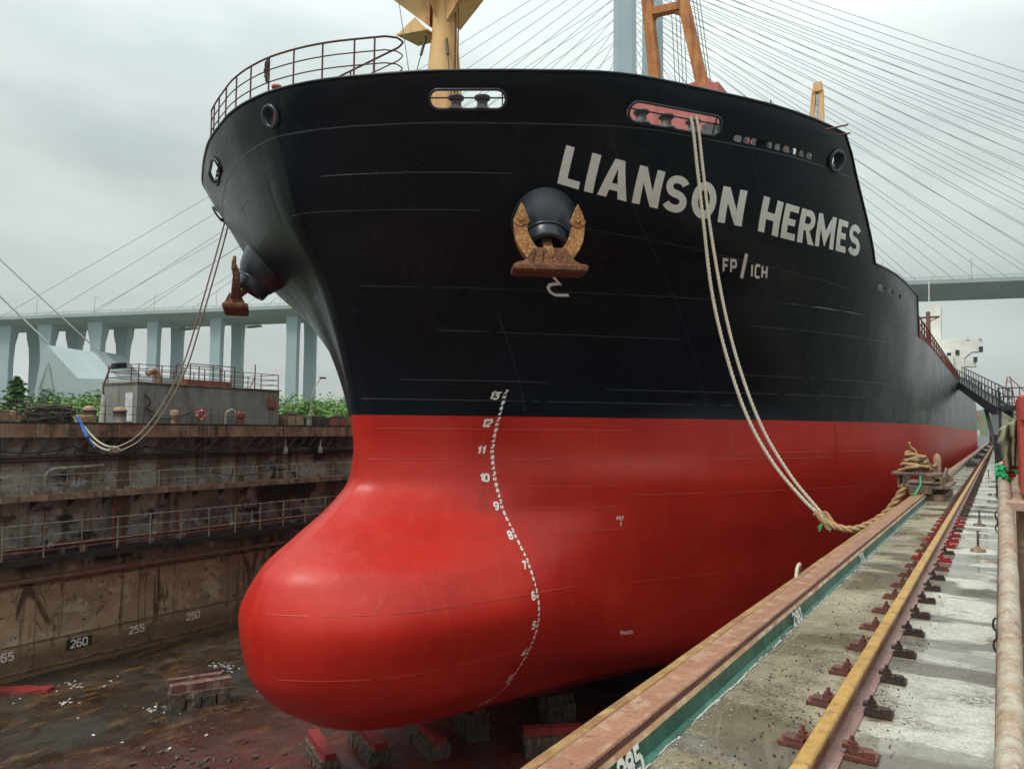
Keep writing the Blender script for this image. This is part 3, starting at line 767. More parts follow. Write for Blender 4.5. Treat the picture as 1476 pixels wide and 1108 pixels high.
# bulbous bow symbol under the anchor
def bsym(u, v, o_): return hpt(-12.92+u*.66-CXH, 16.66+v*.82, o_)
mb = MB(); put(mb, stroke([(.12, .62), (.24, .36), (.02, .34), (-.18, .30), (-.30, .18), (-.27, .02), (-.12, -.08), (.42, -.06)], .11), bsym, 2)
mb.build('bow_symbol', 'white_paint', ship, fixn=False)
# draught marks, one column on each side
def drafts(sgn):
    mb = MB(); YM = 22.78
    def pm(dx, dz, o_):                        # dx metres along the hull from the column, positive aft
        zz = dz; Y = YM+dx*.82*1.0
        h = hullH(Y, zz)
        p = Vector((CXH+sgn*h, Y, zz)); nn = hnorm(h, zz); return p+Vector((sgn*nn.x, nn.y, nn.z))*o_
    def txt(t, a0, z0, ht, w):
        if sgn < 0: a0 = -a0-len(t)*ht*.85
        pos = 0
        for ch in t:
            put(mb, thin(ch, w), lambda u, v, o_, pos=pos: pm(a0+pos+(u+.15*v)*ht, z0+v*ht, o_), 1, .02)
            pos += ht*.85 if ch != '1' else ht*.6
    for k in range(2, 14):
        s = str(k); txt(s, -.05-len(s)*.20, k-.03, .235, .30)
        txt('M', .0, k-.02, .11, .34)
        for j, d in enumerate('2468'):
            if k == 13 and j > 0: break
            txt(d, .02, k+.2*(j+1)-.02, .11, .40)
    return mb.build('draught_marks', 'white_paint', ship, fixn=False)
drafts(1); drafts(-1)

# ---- anchor bolsters (mirrored) and anchors
def bolster(sg):
    h = Hx(-12.30)
    c = hpt(h, 18.58); nn = hnorm(h, 18.58)
    d = Vector((nn.x*.66, nn.y*.66, -.74)).normalized()
    if sg < 0: c = Vector((2*CXH-c.x, c.y, c.z)); d = Vector((-d.x, d.y, d.z)); 
    m_ = MB().lathe(c-d*.55, d, [(0, 1.18), (.55, 1.10), (.92, .98), (1.22, .80), (1.26, .76), (1.28, .72), (1.34, .715), (1.66, .68), (1.73, .64), (1.74, .54), (1.5, .48), (1.0, .44), (.6, 0.02)], 40)
    m_.lathe(c-d*.55, d, [(1.24, .77), (1.28, .79), (1.32, .765)], 40)
    m_.build('anchor_bolster', 'bolster_paint', ship)
    return c+d*1.18, d
def anchor(sg, label):
    mth, d = bolster(sg)
    out = Vector((d.x, d.y, 0)).normalized(); r_ = Vector((0, 0, 1)).cross(out).normalized(); 
    fw = out*.62+Vector((0, 0, -.10)); 
    up = Vector((0, 0, 1)); o = mth+out*.50+Vector((0, 0, -.72))       # crown centre
    th = empty('anchor', tuple(o), label, 'anchor')
    def P(x, z, y=0): return o+r_*x+up*z+out*y
    # crown: deep sole plate with a body that tapers upwards
    cr = MB()
    def slab(mb, rows):
        vs = []; fs = []
        for z_, w, d0, d1 in rows: vs += [P(-w, z_, d0), P(w, z_, d0), P(w, z_, d1), P(-w, z_, d1)]
        for i in range(len(rows)-1):
            for k in range(4): fs.append((i*4+k, i*4+(k+1) % 4, i*4+4+(k+1) % 4, i*4+4+k))
        fs += [(3, 2, 1, 0), tuple(len(vs)-4+k for k in range(4))]
        mb.add(vs, fs)
    slab(cr, [(-.20, 1.06, -.42, .40), (-.14, 1.15, -.50, .50), (.0, 1.15, -.50, .50), (.06, 1.05, -.44, .44)])
    slab(cr, [(.05, .92, -.40, .40), (.22, .74, -.30, .30), (.42, .60, -.22, .24), (.60, .50, -.16, .18)])
    for x in (-.60, -.30, .02, .30, .60): cr.prism([P(x-.03, .05, .42), P(x+.03, .05, .42), P(x*.8+.025, .55, .22), P(x*.8-.025, .55, .22)], (0, 0, 0), out*.05)
    for x, z_ in ((-.8, .02), (.8, .02)): cr.box(P(x, z_+.07, .1), (.3, .3, .14))
    cr.build('anchor_crown', 'anchor_cast_dark', th, .02)
    for s_ in (-1, 1):
        fl = MB()
        # curved arm: swept section, then spade-shaped palm
        arm = [(.26, .30, .32, .24), (.48, .42, .30, .20), (.68, .60, .26, .18), (.81, .84, .235, .16), (.88, 1.10, .21, .14), (.91, 1.32, .20, .12), (.90, 1.50, .20, .10)]
        vs = []; fs = []
        for i, (x, z, w, t) in enumerate(arm):
            tx = Vector((1, -.3)) if i < 2 else Vector((1, -.08))
            for a, b_ in ((-w, -t), (w, -t), (w, t), (-w, t)):
                vs.append(P(s_*(x+a*tx.x), z+a*tx.y*1.0+(0 if i else 0), b_))
        for i in range(len(arm)-1):
            for k in range(4): fs.append((i*4+k, i*4+(k+1) % 4, i*4+4+(k+1) % 4, i*4+4+k))
        fs += [(0, 1, 2, 3), (24, 25, 26, 27)]
        fl.add(vs, fs)
        palm = [(.66, 1.50), (.62, 1.42), (.70, 1.32), (.90, 1.24), (1.08, 1.32), (1.14, 1.44), (1.10, 1.52), (1.0, 1.78), (.88, 2.02), (.76, 1.78)]
        fl.prism([P(s_*x, z, .02) for x, z in palm], (0, 0, 0), out*.14)
        fl.prism([P(s_*(.88+(x-.88)*.45), 1.6+(z-1.6)*.6, .15) for x, z in palm], (0, 0, 0), out*.05)
        fl.build('anchor_fluke', 'anchor_cast' if sg > 0 else 'anchor_cast_dark', th, .025)
    sh = MB(); top = mth-d*.5
    sh.bar(P(0, .40, .05), top, .30, .24); sh.box(P(0, .42, .08), (.42, .3, .30)); sh.build('anchor_shank', 'anchor_cast' if sg > 0 else 'anchor_cast_dark', th, .03)
    return th
anchor(1, 'rust-orange anchor hauled up in its bolster below the white ship name')
anchor(-1, 'dark rusty anchor seen edge-on at the far side of the bow')

# ---- things standing on the bow deck
mast = MB()
mc = Vector((CXH, 24.1, 0))
def sec(z): w = .74-.018*(z-21); return [mc+Vector((sx*w, sy*w*.8, z)) for sx, sy in ((-1, -1), (1, -1), (1, 1), (-1, 1))]
prof = [21.0, 24, 26.5, 28.2, 29, 31, 34]
wz = {21.0: .80, 24: .78, 26.5: .74, 28.2: .56, 29: .52, 31: .50, 34: .45}
vs = []; fs = []; ns = 16
for z_ in prof:
    for k in range(ns):
        a = 2*math.pi*k/ns; q = wz[z_]
        vs.append(mc+Vector((q*math.cos(a), q*math.sin(a), z_)))
for i in range(len(prof)-1):
    for k in range(ns): fs.append((i*ns+k, i*ns+(k+1) % ns, (i+1)*ns+(k+1) % ns, (i+1)*ns+k))
mast.add(vs, fs, True); mast_o = mast.build('foremast', 'mast_paint', ship)
pl = MB()
pl.box(mc+Vector((0, 0, 31.3)), (5.6, 3.4, .12))
tip = 31.2
for sx, w_ in ((-1, 3.0), (1, 2.9)):
    for sy in (-.45, .45):
        pl.prism([mc+Vector((sx*.45, sy, 28.7)), mc+Vector((sx*w_, sy*1.6, tip-.25)), mc+Vector((sx*w_, sy*1.6, tip)), mc+Vector((sx*.45, sy, tip))], (0, -.02, 0), (0, .02, 0))
    pl.prism([mc+Vector((sx*.45, -.47, 28.72)), mc+Vector((sx*w_, -.75, tip-.22)), mc+Vector((sx*w_, .75, tip-.22)), mc+Vector((sx*.45, .47, 28.72))], (0, 0, 0), (0, 0, .03))
for sy in (-1,):
    pl.prism([mc+Vector((-.1, sy*.45, 28.9)), mc+Vector((-.1, sy*2.2, tip)), mc+Vector((-.1, sy*.45, tip))], (0, 0, 0), (.05, 0, 0))
pl.prism([mc+Vector((-1.9, -.9, 28.55)), mc+Vector((-.4, -.7, 28.45)), mc+Vector((-.4, .3, 28.45)), mc+Vector((-1.7, .3, 28.55))], (0, 0, 0), (0, 0, .06))
pl.prism([mc+Vector((-1.9, -.9, 28.55)), mc+Vector((-.4, -.7, 28.45)), mc+Vector((-1.0, -.75, 29.15))], (0, 0, 0), (0, .04, 0))
pl.build('mast_platform', 'mast_paint', mast_o)
st = MB()
st.tube([mc+Vector((.80, -.3, 21)), mc+Vector((.80, -.3, 29))], .035); st.tube([mc+Vector((.95, -.3, 21)), mc+Vector((.95, -.3, 31))], .025)
for z_ in (22.2, 24.3, 26.4): st.bar(mc+Vector((.6, -.3, z_)), mc+Vector((.95, -.3, z_)), .05)
st.build('mast_conduit', 'rail_rust', mast_o)
sw = MB()
for a, b_ in (((-.60, -.5, 28.3), (-1.5, -2.0, 21.2)), ((.50, -.5, 27.9), (2.2, -1.8, 21.2))): sw.tube([mc+Vector(a), mc+Vector(b_)], .022, 5); sw.tube([mc+Vector(a), (mc+Vector(a)).lerp(mc+Vector(b_), .12)], .06, 6)
pA = onY(575, 0, 20.5); sw.tube([onY(562, -90, 20.0), onY(590, 108, 17.6)], .014, 5)
sw.build('stay_wire', 'dark_steel', ship)

# bow railing: outer run on the rim, inner run straight back, joined by rounded loops
rl = MB()
def rimpt(h, up_): p = hpt(h, 22.4); return p+Vector((0, .06, up_))
HS = [-5.2+9.2*i/26 for i in range(27)]
def loop(z_in, up_, end=.45):
    outer = [rimpt(h, up_) for h in HS]
    e0 = outer[-1]; inner_end = Vector((CXH-5.6, 18.2, 22.4+up_))
    turn = [e0+Vector((.25, .25, 0)), e0+Vector((.22, .55, 0)), e0+Vector((-.1, .72, 0))]
    return outer, turn, [turn[-1].lerp(inner_end, i/8) for i in range(1, 9)]
for up_, r_ in ((1.22, .032), (.80, .02), (.40, .02)):
    a, t, i_ = loop(0, up_); rl.tube(a+smooth_path(t, 4)+i_, r_, 6)
for h in [-5.1, -4.6, -3.9, -3.0, -2.0, -1.0, 0, 1.05, 2.1, 3.1, 3.7]:
    rl.tube([rimpt(h, -.1), rimpt(h, 1.22)], .03, 6)
a, t, i_ = loop(0, 1.22)
for k in range(8): rl.tube([Vector((i_[k].x, i_[k].y, 21.1)), i_[k]], .028, 6)
rl.build('bow_railing', 'rail_rust', ship)
pp = MB(); q = onY(399, 124, 17.2); pp.lathe((q.x, q.y, 21.1), (0, 0, 1), [(0, .14), (q.z-21.2, .14), (q.z-21.19, .18), (q.z-21.1, .18), (q.z-21.09, 0)], 14); pp.build('vent_pipe', 'pink_primer', ship)
rb = MB(); q = onX(385, 100, -18.9)
for k in range(9): rb.tube([q+Vector((random.uniform(-.09, .09), random.uniform(-.05, .05), random.uniform(-.5, .35))) for _ in range(4)], .025, 5)
rb.build('tied_rag', 'rope_dark', ship)
# pink deck house and wedge behind the second opening
mb = MB(); mb.box((-10.6, 25.6, 22.5), (5.6, 1.5, 2.7)); mb.box((-8.9, 27.0, 22.2), (4.6, 1.4, 2.0)); mb.build('winch_house', 'pink_primer', ship)
mb = MB()
for x, y, w_ in ((-7.9, 24.4, .5), (-7.3, 25.2, .6), (-6.7, 26.0, .45), (-6.2, 26.8, .7), (-5.6, 27.6, .4)): mb.box((x, y, 21.6), (w_, w_, 1.1))
mb.build('deck_winch', 'bollard_grey', ship)
w = [onY(975, 128, 30), onY(1022, 113, 30), onY(1029, 124, 30), onY(1040, 136, 30), onY(1038, 160, 30), onY(985, 160, 30)]
MB().prism(w, (0, -.1, 0), (0, 1.6, 0)).build('crane_heel', 'pink_primer', ship)
# orange A-frame of the first crane
def post(mb, a, b_, w_): mb.bar(a, b_, w_, w_, up=(0, 1, 0))
Y_ = 30.0
A0, A1 = onY(945, 118, Y_), onY(931, -20, Y_); B0, B1 = onY(1010, 112, Y_), onY(980, -20, Y_)
mb = MB(); post(mb, A0+(A0-A1)*2.3, A1+(A1-A0)*.9, .44); post(mb, B0+(B0-B1)*2.2, B1+(B1-B0)*.9, .44)
cA, cB = onY(934, 20, Y_), onY(990, 8, Y_); post(mb, cA, cB, .36)
for (p, q) in ((cA, A0), (cB, B0)):
    mb.prism([p+Vector((.2 if p is cA else -.2, 0, -.1)), p+Vector((.9 if p is cA else -.9, 0, -.02)), p+(q-p)*.16], (0, -.1, 0), (0, .1, 0))
fr_ = mb.build('crane_frame', 'crane_rust', ship, .03)
mb = MB()
for x0, x1 in ((966, 974), (972, 980), (978, 985), (984, 990), (996, 1018), (1001, 1022), (1006, 1026), (925, 952)):
    mb.tube([onY(x0, -20, Y_+.4), onY(x1, 130, Y_+.4)], .016, 5)
mb.build('crane_wire', 'dark_steel', fr_)
Y2 = 42.0
mb = MB(); a0, a1, b0, b1 = onY(1169, 182, Y2), onY(1174, 130, Y2), onY(1185, 184, Y2), onY(1184, 130, Y2)
post(mb, a0+(a0-a1)*6, a1, .22); post(mb, b0+(b0-b1)*6, b1, .22); post(mb, a1, b1, .3); mb.box((a1+b1)/2+Vector((0, 0, .12)), (.42, .4, .5)); mb.build('crane_frame', 'mast_paint', ship)
mb = MB()
for f_ in (.25, .42, .6, .8): mb.tube([a1.lerp(b1, f_), a0.lerp(b0, f_)+Vector((0, 0, -5))], .018, 5)
mb.build('crane_wire', 'dark_steel', ship)
# stubs and boom ends above the rim
mb = MB()
for x, y0, y1 in ((1111, 160, 145), (1135, 170, 157), (1161, 178, 170)): mb.tube([onY(x, y0+14, 27), onY(x, y1, 27)], .03, 6)
mb.tube([onX(1190, 187, -4.6), onX(1222, 180, -4.0)], .03, 6); mb.tube([onX(1205, 196, -4.5), onX(1225, 192, -3.95)], .03, 6)
mb.build('rail_stub', 'rail_rust', ship)
mb = MB(); mb.bar(onX(742, 106, -12.3), onX(785, 105, -11.4), .05); mb.build('rim_bar', 'rail_rust', ship)
# red railing along the main deck edge
mb = MB(); Ys = [44+1.6*i for i in range(66)]
for zz, r_ in ((1.1, .04), (.75, .03), (.4, .03)): mb.tube([(CXH+15.85, Y_, ZH+zz) for Y_ in (44, 150)], r_, 6)
for Y_ in Ys: mb.bar((CXH+15.85, Y_, ZH), (CXH+15.85, Y_, ZH+1.1), .07)
mb.box((CXH+15.85, 97, ZH+.15), (.06, 106, .3))
for Y_ in range(45, 150, 9): mb.box((CXH+15.2, Y_+random.uniform(0, 4), ZH+.5), (.8, random.uniform(1, 3), random.uniform(.8, 1.3)))
mb.build('deck_railing', 'red_rail_paint', ship)
mb = MB()
mb.box((CXH+14.9, 47, ZH+1.2), (1.0, 2.2, 1.0)); mb.lathe((CXH+15.2, 60, ZH), (0, 0, 1), [(0, .14), (3.6, .14), (3.6, 0)], 10); mb.bar((CXH+14.2, 60, ZH+3.2), (CXH+15.9, 60, ZH+3.2), .12); mb.bar((CXH+14.2, 60, ZH+2.4), (CXH+15.9, 60, ZH+3.2), .06)
mb.build('deck_davit', 'rail_rust', ship)
for i in range(6):
    yy = 52+i*16; MB().box((CXH, yy, ZH+.9), (18, 12.5, 1.8)).box((CXH, yy, ZH+1.95), (18.6, 13, .3)).build('cargo_hatch', 'pink_primer', ship, .05)
# white superstructure with bridge wing
su = MB()
def q175(x, y): return onY(x, y, 175)
tl, br = q175(1356, 489), q175(1416, 540)
su.box((CXH, 181, 25.2), (27, 11.9, 11.4)); su.box((CXH, 178.5, 22), (24, 17, 10.2))
su.prism([q175(1352, 490), q175(1416, 489), q175(1416, 506), q175(1400, 507), q175(1390, 516), q175(1390, 545), q175(1352, 545)], (0, 0, 0), (0, 3, 0))
su.prism([q175(1390, 520), q175(1407, 520), q175(1407, 528), q175(1390, 528)], (0, .2, 0), (0, 3, 0))
for x in (1395, 1413): su.box(q175(x, 486), (.5, .5, .8))
su_o = su.build('superstructure', 'ship_white', ship)
for x, y in ((1380, 508), (1414, 503), (1406, 518), (1368, 512), (1372, 530)): MB().box(q175(x, y)+Vector((0, -.1, 0)), (.7, .15, 1.0)).build('cabin_window', 'glass_dark', su_o)
mb = MB(); mb.prism([q175(1334, 432), q175(1352, 432), q175(1353, 492), q175(1334, 492)], (0, 8, 0), (0, 12, 0)); rh_ = mb.build('radar_mast_house', 'ship_white', ship); MB().tube([q175(1339, 434), q175(1339, 405)], .12, 6).build('radar_mast', 'ship_white', rh_)
# ------------------------------------------------------------------ ground, dock floor, water
def sheet(name, x0, x1, y0, y1, z, mat, nx=1, ny=1, kind='structure', disp=None):
    mb = MB(); vs = []; fs = []
    for j in range(ny+1):
        for i in range(nx+1):
            x = x0+(x1-x0)*i/nx; y = y0+(y1-y0)*j/ny; vs.append((x, y, z+(disp(x, y) if disp else 0)))
    for j in range(ny):
        for i in range(nx): a = j*(nx+1)+i; fs.append((a, a+1, a+nx+2, a+nx+1))
    mb.add(vs, fs, True); return tag(mb.build(name, mat, None, fixn=False), kind=kind)
sheet('dock_floor', -43.2, -1.8, -75, 240, -1.3, 'dock_floor_wet')
sheet('water', -640, 250, -120, 640, -2.2, 'water_surface')
# shore: low land beyond the dock
def lump(x, y): return 0
mb = MB(); mb.add([(-640, -120, 5), (-58, -120, 5), (-58, 70, 5), (-120, 150, 5), (-160, 260, 5), (-200, 640, 5), (-640, 640, 5),
                   (-58, -120, -2.4), (-58, 70, -2.4), (-120, 150, -2.4), (-160, 260, -2.4), (-200, 640, -2.4)],
                  [(0, 1, 2, 3, 4, 5, 6), (1, 7, 8, 2), (2, 8, 9, 3), (3, 9, 10, 4), (4, 10, 11, 5)])
tag(mb.build('shore', 'shore_ground', None), kind='structure')
mb = MB(); vs = []; fs = []
for i in range(41):
    x = -60+300*i/40; hgt = 15+16*math.exp(-((x+5)/35)**2)+3*math.sin(x*.11)
    vs += [(x, 560, -2.3), (x, 600, hgt), (x, 635, -2.3)]
for i in range(40):
    k = i*3; fs += [(k, k+3, k+4, k+1), (k+1, k+4, k+5, k+2)]
mb.add(vs, fs, True); tag(mb.build('far_hill', 'shore_ground', None), kind='structure')

# ------------------------------------------------------------------ left dock wall
DX = -43.0
wall = empty('dock_wing_wall', (DX, 30, -1.3), 'tall rusty floating-dock wing wall with pipe and railed walkways across the dock', 'dock wall')
Y0, Y1 = -75.0, 200.0; YM_ = (Y0+Y1)/2; LN = Y1-Y0
m_ = MB(); m_.box((DX-2.5, YM_, 1.05), (5.0, LN, 4.7)); m_.box((DX-2.62, YM_, 3.75), (5.0, LN, .7)); m_.box((DX-2.6, YM_, 8.0), (5.0, LN, 7.8))
plate_o = m_.build('wall_plating', 'dock_wall_paint', wall)
m_ = MB()
for z_, d in ((.45, .05), (3.40, .07), (-.95, .04)): m_.box((DX+d/2+.003, YM_, z_), (d, LN, .06))
y = 14.0
while y < 120:
    m_.box((DX+.012, y, 1.1), (.03, .05, 4.4)); y += 6.1
m_.build('plating_seam', 'ledge_rust', plate_o)
# walkways
m_ = MB(); m_.box((DX+.55, YM_, 4.90), (1.2, LN, .20)); m_.box((DX+1.16, YM_, 4.84), (.05, LN, .34)); m_.build('lower_walkway', 'grime_black', wall)
m_ = MB(); m_.box((DX+.45, YM_, 8.12), (1.0, LN, .20)); m_.box((DX+.96, YM_, 8.08), (.05, LN, .34)); m_.build('upper_walkway', 'ledge_rust', wall)
m_ = MB(); y = 12
while y < 130: m_.prism([(DX+.9, y, 8.0), (DX+.0, y, 8.0), (DX+.0, y, 7.4)], (0, 0, 0), (0, .06, 0)); y += 1.9
m_.build('walkway_bracket', 'grime_black', wall)
m_ = MB(); m_.tube([(DX+.32, Y0, 3.78), (DX+.32, Y1, 3.78)], .16, 10); m_.build('service_pipe', 'old_pipe', wall)
m_ = MB(); y = 15
while y < 120: m_.tube([(DX+.25, y, 3.78), (DX+.28, y+.3, 3.3), (DX+.05, y+.1, 3.0)], .05, 6); m_.lathe((DX+.32, y-.04, 3.78), (0, 1, 0), [(0, .16), (0, .2), (.08, .2), (.08, .16)], 12); y += 5.4
m_.build('pipe_clamp', 'bracket_steel', wall)
m_ = MB()
for dx, z_, r_ in ((.30, 5.45, .10), (.34, 5.22, .07)): m_.tube([(DX+dx, Y0, z_), (DX+dx, Y1, z_)], r_, 8)
m_.build('red_water_pipe', 'red_pipe', wall)
m_ = MB(); m_.tube([(DX+.12, 20.3, 5.3), (DX+.12, 20.3, 7.4)], .05, 6); m_.tube([(DX+.16, 24.0, 5.3), (DX+.16, 24.0, 7.9)], .09, 8); m_.tube([(DX+.16, 28.0, 4.9), (DX+.16, 28.0, 7.9)], .05, 8); m_.build('riser_pipe', 'red_pipe', wall)
def fence(name, mb, x, z, h, ya, yb, step, rails, r=.03, mat='galvanised', lean=0):
    y = ya
    while y <= yb: mb.bar((x, y, z), (x+random.uniform(-lean, lean), y+random.uniform(-lean, lean), z+h), r*2); y += step
    for k in rails: mb.tube([(x, ya, z+h*k), (x, yb, z+h*k)], r*.75, 5)
    return mb.build(name, mat, wall)
fence('walkway_railing', MB(), DX+1.1, 5.0, 1.75, 14, 92, 1.95, (1, .66, .33), .03, 'galvanised', .04)
fence('walkway_railing', MB(), DX+.9, 8.2, 1.05, 14, 92, 1.75, (1, .55), .022, 'galvanised', .03)
fence('deck_edge_railing', MB(), DX+.3, 12.05, .95, 14, 92, 2.3, (1, .5), .02, 'rail_rust', .03)
# overhanging top: fascia, raking brackets, dark recess
m_ = MB(); m_.box((DX-.6, YM_, 11.99), (2.4, LN, .10)); m_.box((DX-5, YM_, 11.97), (7.4, LN, .1)); m_.build('top_deck', 'grime_black', wall)
m_ = MB(); m_.box((DX+.55, YM_, 11.60), (.08, LN, .66)); m_.box((DX+.58, YM_, 11.25), (.20, LN, .05)); m_.build('fascia', 'fascia_rust', wall)
m_ = MB(); y = 12.3
while y < 130: m_.box((DX+.62, y, 11.6), (.08, .05, .64)); y += 1.45
m_.build('fascia_rib', 'bracket_steel', wall)
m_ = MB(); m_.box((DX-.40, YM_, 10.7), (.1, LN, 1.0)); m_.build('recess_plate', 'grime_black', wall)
m_ = MB(); y = 12.0
while y < 130:
    m_.prism([(DX+.50, y, 11.24), (DX+.20, y, 11.24), (DX-.34, y-.55, 10.25), (DX-.10, y-.55, 10.25)], (0, 0, 0), (0, .10, 0)); y += .93
m_.build('raking_bracket', 'bracket_steel', wall)
m_ = MB(); m_.box((DX+.10, YM_, 10.16), (.5, LN, .07)); m_.box((DX+.06, YM_, 9.93), (.3, LN, .05)); m_.tube([(DX+.4, Y0, 10.28), (DX+.4, Y1, 10.28)], .03, 5); m_.build('stringer', 'grime_black', wall)
m_ = MB()
for i, (ya, yb, z_, d) in enumerate(((17, 21.5, 10.75, .35), (21.5, 25.6, 10.7, .45), (25.6, 33, 10.65, .3), (33, 41, 10.7, .4), (14, 18, 9.1, .3), (26, 30, 9.2, -.35), (30, 35, 9.0, .35), (34, 36.5, 9.1, -.4))):
    m_.tube(sag((DX+.45, ya, z_), (DX+.45, yb, z_), d, 10), .035, 6)
m_.build('hanging_hose', 'black_rubber', wall)
m_ = MB(); m_.tube(smooth_path([(DX+.2, 20.2, 8.3), (DX+.2, 20.2, 9.15), (DX+.25, 20.5, 9.5), (DX+.25, 21.3, 9.55), (DX+.25, 23.3, 9.62)], 6), .09, 8)
for y in (21.0, 22.2, 23.1): m_.box((DX+.2, y, 9.55), (.2, .08, .26))
m_.build('vent_line', 'galvanised', wall)
m_ = MB()
for y in (17.6, 18.6): m_.box((DX+.03, y, 9.1), (.04, .04, 1.5))
for z_ in (8.6, 9.1, 9.6): m_.box((DX+.03, 18.1, z_), (.04, 1.0, .05))
m_.build('wall_ladder', 'galvanised', wall)
for y in (36.0, 39.25): MB().lathe((DX+.5, y, 10.5), (0, 0, -1), [(-.5, .04), (0, .06), (.1, .14), (.5, .2), (.52, .16), (.45, 0)], 14).build('work_lamp', 'galvanised', wall)
m_ = MB()
for i in range(26):
    y = 16+i*1.05+random.uniform(-.4, .4); z_ = random.choice((5.15, 8.35)); dx = random.uniform(.3, .8)
    m_.box((DX+dx, y, z_), (random.uniform(.1, .3), random.uniform(.1, .5), random.uniform(.1, .3)), random.uniform(0, 1))
m_.build('loose_gear', 'bracket_steel', wall)
m_ = MB()
for y in (20.4, 26.2, 31.6, 33.2): m_.lathe((DX+.55, y, 5.5), (1, 0, 0), [(0, .04), (.1, .04), (.1, .17), (.14, .17), (.14, .04), (.3, .04)], 12).box((DX+.6, y, 5.9), (.1, .1, .7))
m_.build('valve', 'galvanised', wall)
m_ = MB(); c = Vector((DX+.06, 26.9, -.33)); m_.tube([c+Vector((0, math.cos(t*.3142)*.62, math.sin(t*.3142)*.62)) for t in range(20)], .025, 6, closed=True); m_.build('hatch_ring', 'ledge_rust', wall)
# frame numbers painted at the foot of the wall
def wall_text(mb, txt, y0, z0, ht, X=DX+.03, w=.2):
    pos = 0
    for ch in txt:
        put(mb, thin(ch, w), lambda u, v, o_, pos=pos: Vector((X+o_, y0+(pos+u)*ht, z0+v*ht)), 1, .0); pos += .85
m_ = MB()
for t, y, z_ in (('265', 18.25, -.2), ('260', 22.0, -.28), ('255', 25.3, -.26), ('250', 29.0, -.22)): wall_text(m_, t, y, z_, .38)
m_.build('frame_number', 'white_paint', plate_o)
m_ = MB()
for t, y, z_ in (('267', 18.4, -.75), ('260', 22.1, -.95), ('255', 25.1, -.92)): wall_text(m_, t, y, z_, .3, w=.12)
m_.build('old_frame_number', 'ledge_rust', plate_o)
m_ = MB(); m_.box((DX+.015, 22.45, -.1), (.02, 1.35, .55)); m_.build('number_plate', 'grime_black', plate_o)

# things on the left dock top
hs = empty('deckhouse', (-46.5, 31.5, 12.0), 'grey steel deckhouse with roof railing on top of the far dock wall', 'deckhouse')
m_ = MB(); m_.box((-46.9, 31.9, 13.28), (3.8, 11.0, 2.55)); hw_ = m_.build('house_wall', 'house_grey', hs)
m_ = MB(); m_.box((-46.9, 31.9, 14.6), (4.0, 11.2, .08)); m_.build('house_roof', 'fascia_rust', hs)
m_ = MB()
for y in (27.6, 29.9, 32.3, 33.6, 35.2): m_.box((-44.985, y, 13.2), (.03, .06, 2.5))
m_.build('wall_rib', 'house_grey', hw_)
m_ = MB(); m_.box((-45.8, 26.37, 13.05), (.8, .06, 1.8)); m_.build('house_door', 'door_white', hw_)
m_ = MB(); m_.box((-44.95, 36.7, 13.6), (.15, .7, .7)); m_.box((-44.86, 36.7, 13.6), (.04, .5, .5)); m_.build('junction_box', 'red_pipe', hw_)
m_ = MB()
for x in (-45.1, -48.6):
    for k in range(8): m_.bar((x, 26.5+k*1.55, 14.6), (x, 26.5+k*1.55, 15.75), .05)
    for z_ in (15.75, 15.35, 14.98): m_.tube([(x, 26.5, z_), (x, 37.3, z_)], .025, 5)
for y in (26.5, 37.3):
    for z_ in (15.75, 15.35, 14.98): m_.tube([(-45.1, y, z_), (-48.6, y, z_)], .025, 5)
for a, b_ in ((30.4, 33.9),):
    for x in (-45.6, -47.2):
        m_.tube([(x, a, 16.1), (x, b_, 16.1)], .035, 6)
        for y in (a, (a+b_)/2, b_): m_.bar((x, y, 14.6), (x, y, 16.1), .06)
m_.bar((-45.3, 35.4, 14.6), (-45.3, 35.4, 16.4), .06); m_.bar((-45.3, 35.0, 14.7), (-45.3, 35.4, 15.5), .05)
m_.build('roof_railing', 'rail_rust', hs)
MB().box((-46, 31.9, 14.85), (.8, 3.6, .35)).build('roof_locker', 'red_pipe', hs)
m_ = MB(); m_.tube(smooth_path([(-45.8, 28.2, 14.6), (-45.8, 28.2, 15.1), (-45.8, 28.1, 15.38), (-45.8, 27.8, 15.42), (-45.8, 27.5, 15.2)], 6), [.2]*25, 10); m_.build('gooseneck_vent', 'vent_rust', hs)
m_ = MB(); m_.tube(smooth_path([(-44.9, 26.8, 13.9), (-44.85, 27.2, 13.4), (-44.9, 27.0, 13.0), (-44.85, 27.5, 12.7)], 6), .05, 6); m_.tube(sag((-44.9, 27.2, 12.5), (-44.9, 30.2, 12.9), .3), .03, 5); m_.build('wall_cable', 'black_rubber', hs)
lr = empty('life_ring', (-44.7, 30.7, 12.65), 'red and white life ring hung on the railing before the grey deckhouse', 'life ring')
c = Vector((-44.7, 30.7, 12.62))
for k in range(4):
    for nm, a0, a1, mt in (('ring_quarter', 6, 84, 'life_red'), ('reflective_band', 84, 96, 'litter_white')):
        a0_, a1_ = math.radians(k*90+a0), math.radians(k*90+a1)
        MB().tube([c+Vector((0, math.cos(a0_+(a1_-a0_)*i/8)*.3, math.sin(a0_+(a1_-a0_)*i/8)*.3)) for i in range(9)], .085 if mt == 'life_red' else .09, 8).build(nm, mt, lr)
tag(MB().tube(smooth_path([(-44.5, 32.5, 12.0), (-44.5, 32.5, 12.75), (-44.5, 32.8, 13.0), (-44.5, 33.1, 12.95), (-44.5, 33.2, 12.6)], 6), .10, 8).build('air_pipe', 'galvanised'), 'pale goose-neck air pipe in front of the grey deckhouse', 'air pipe')
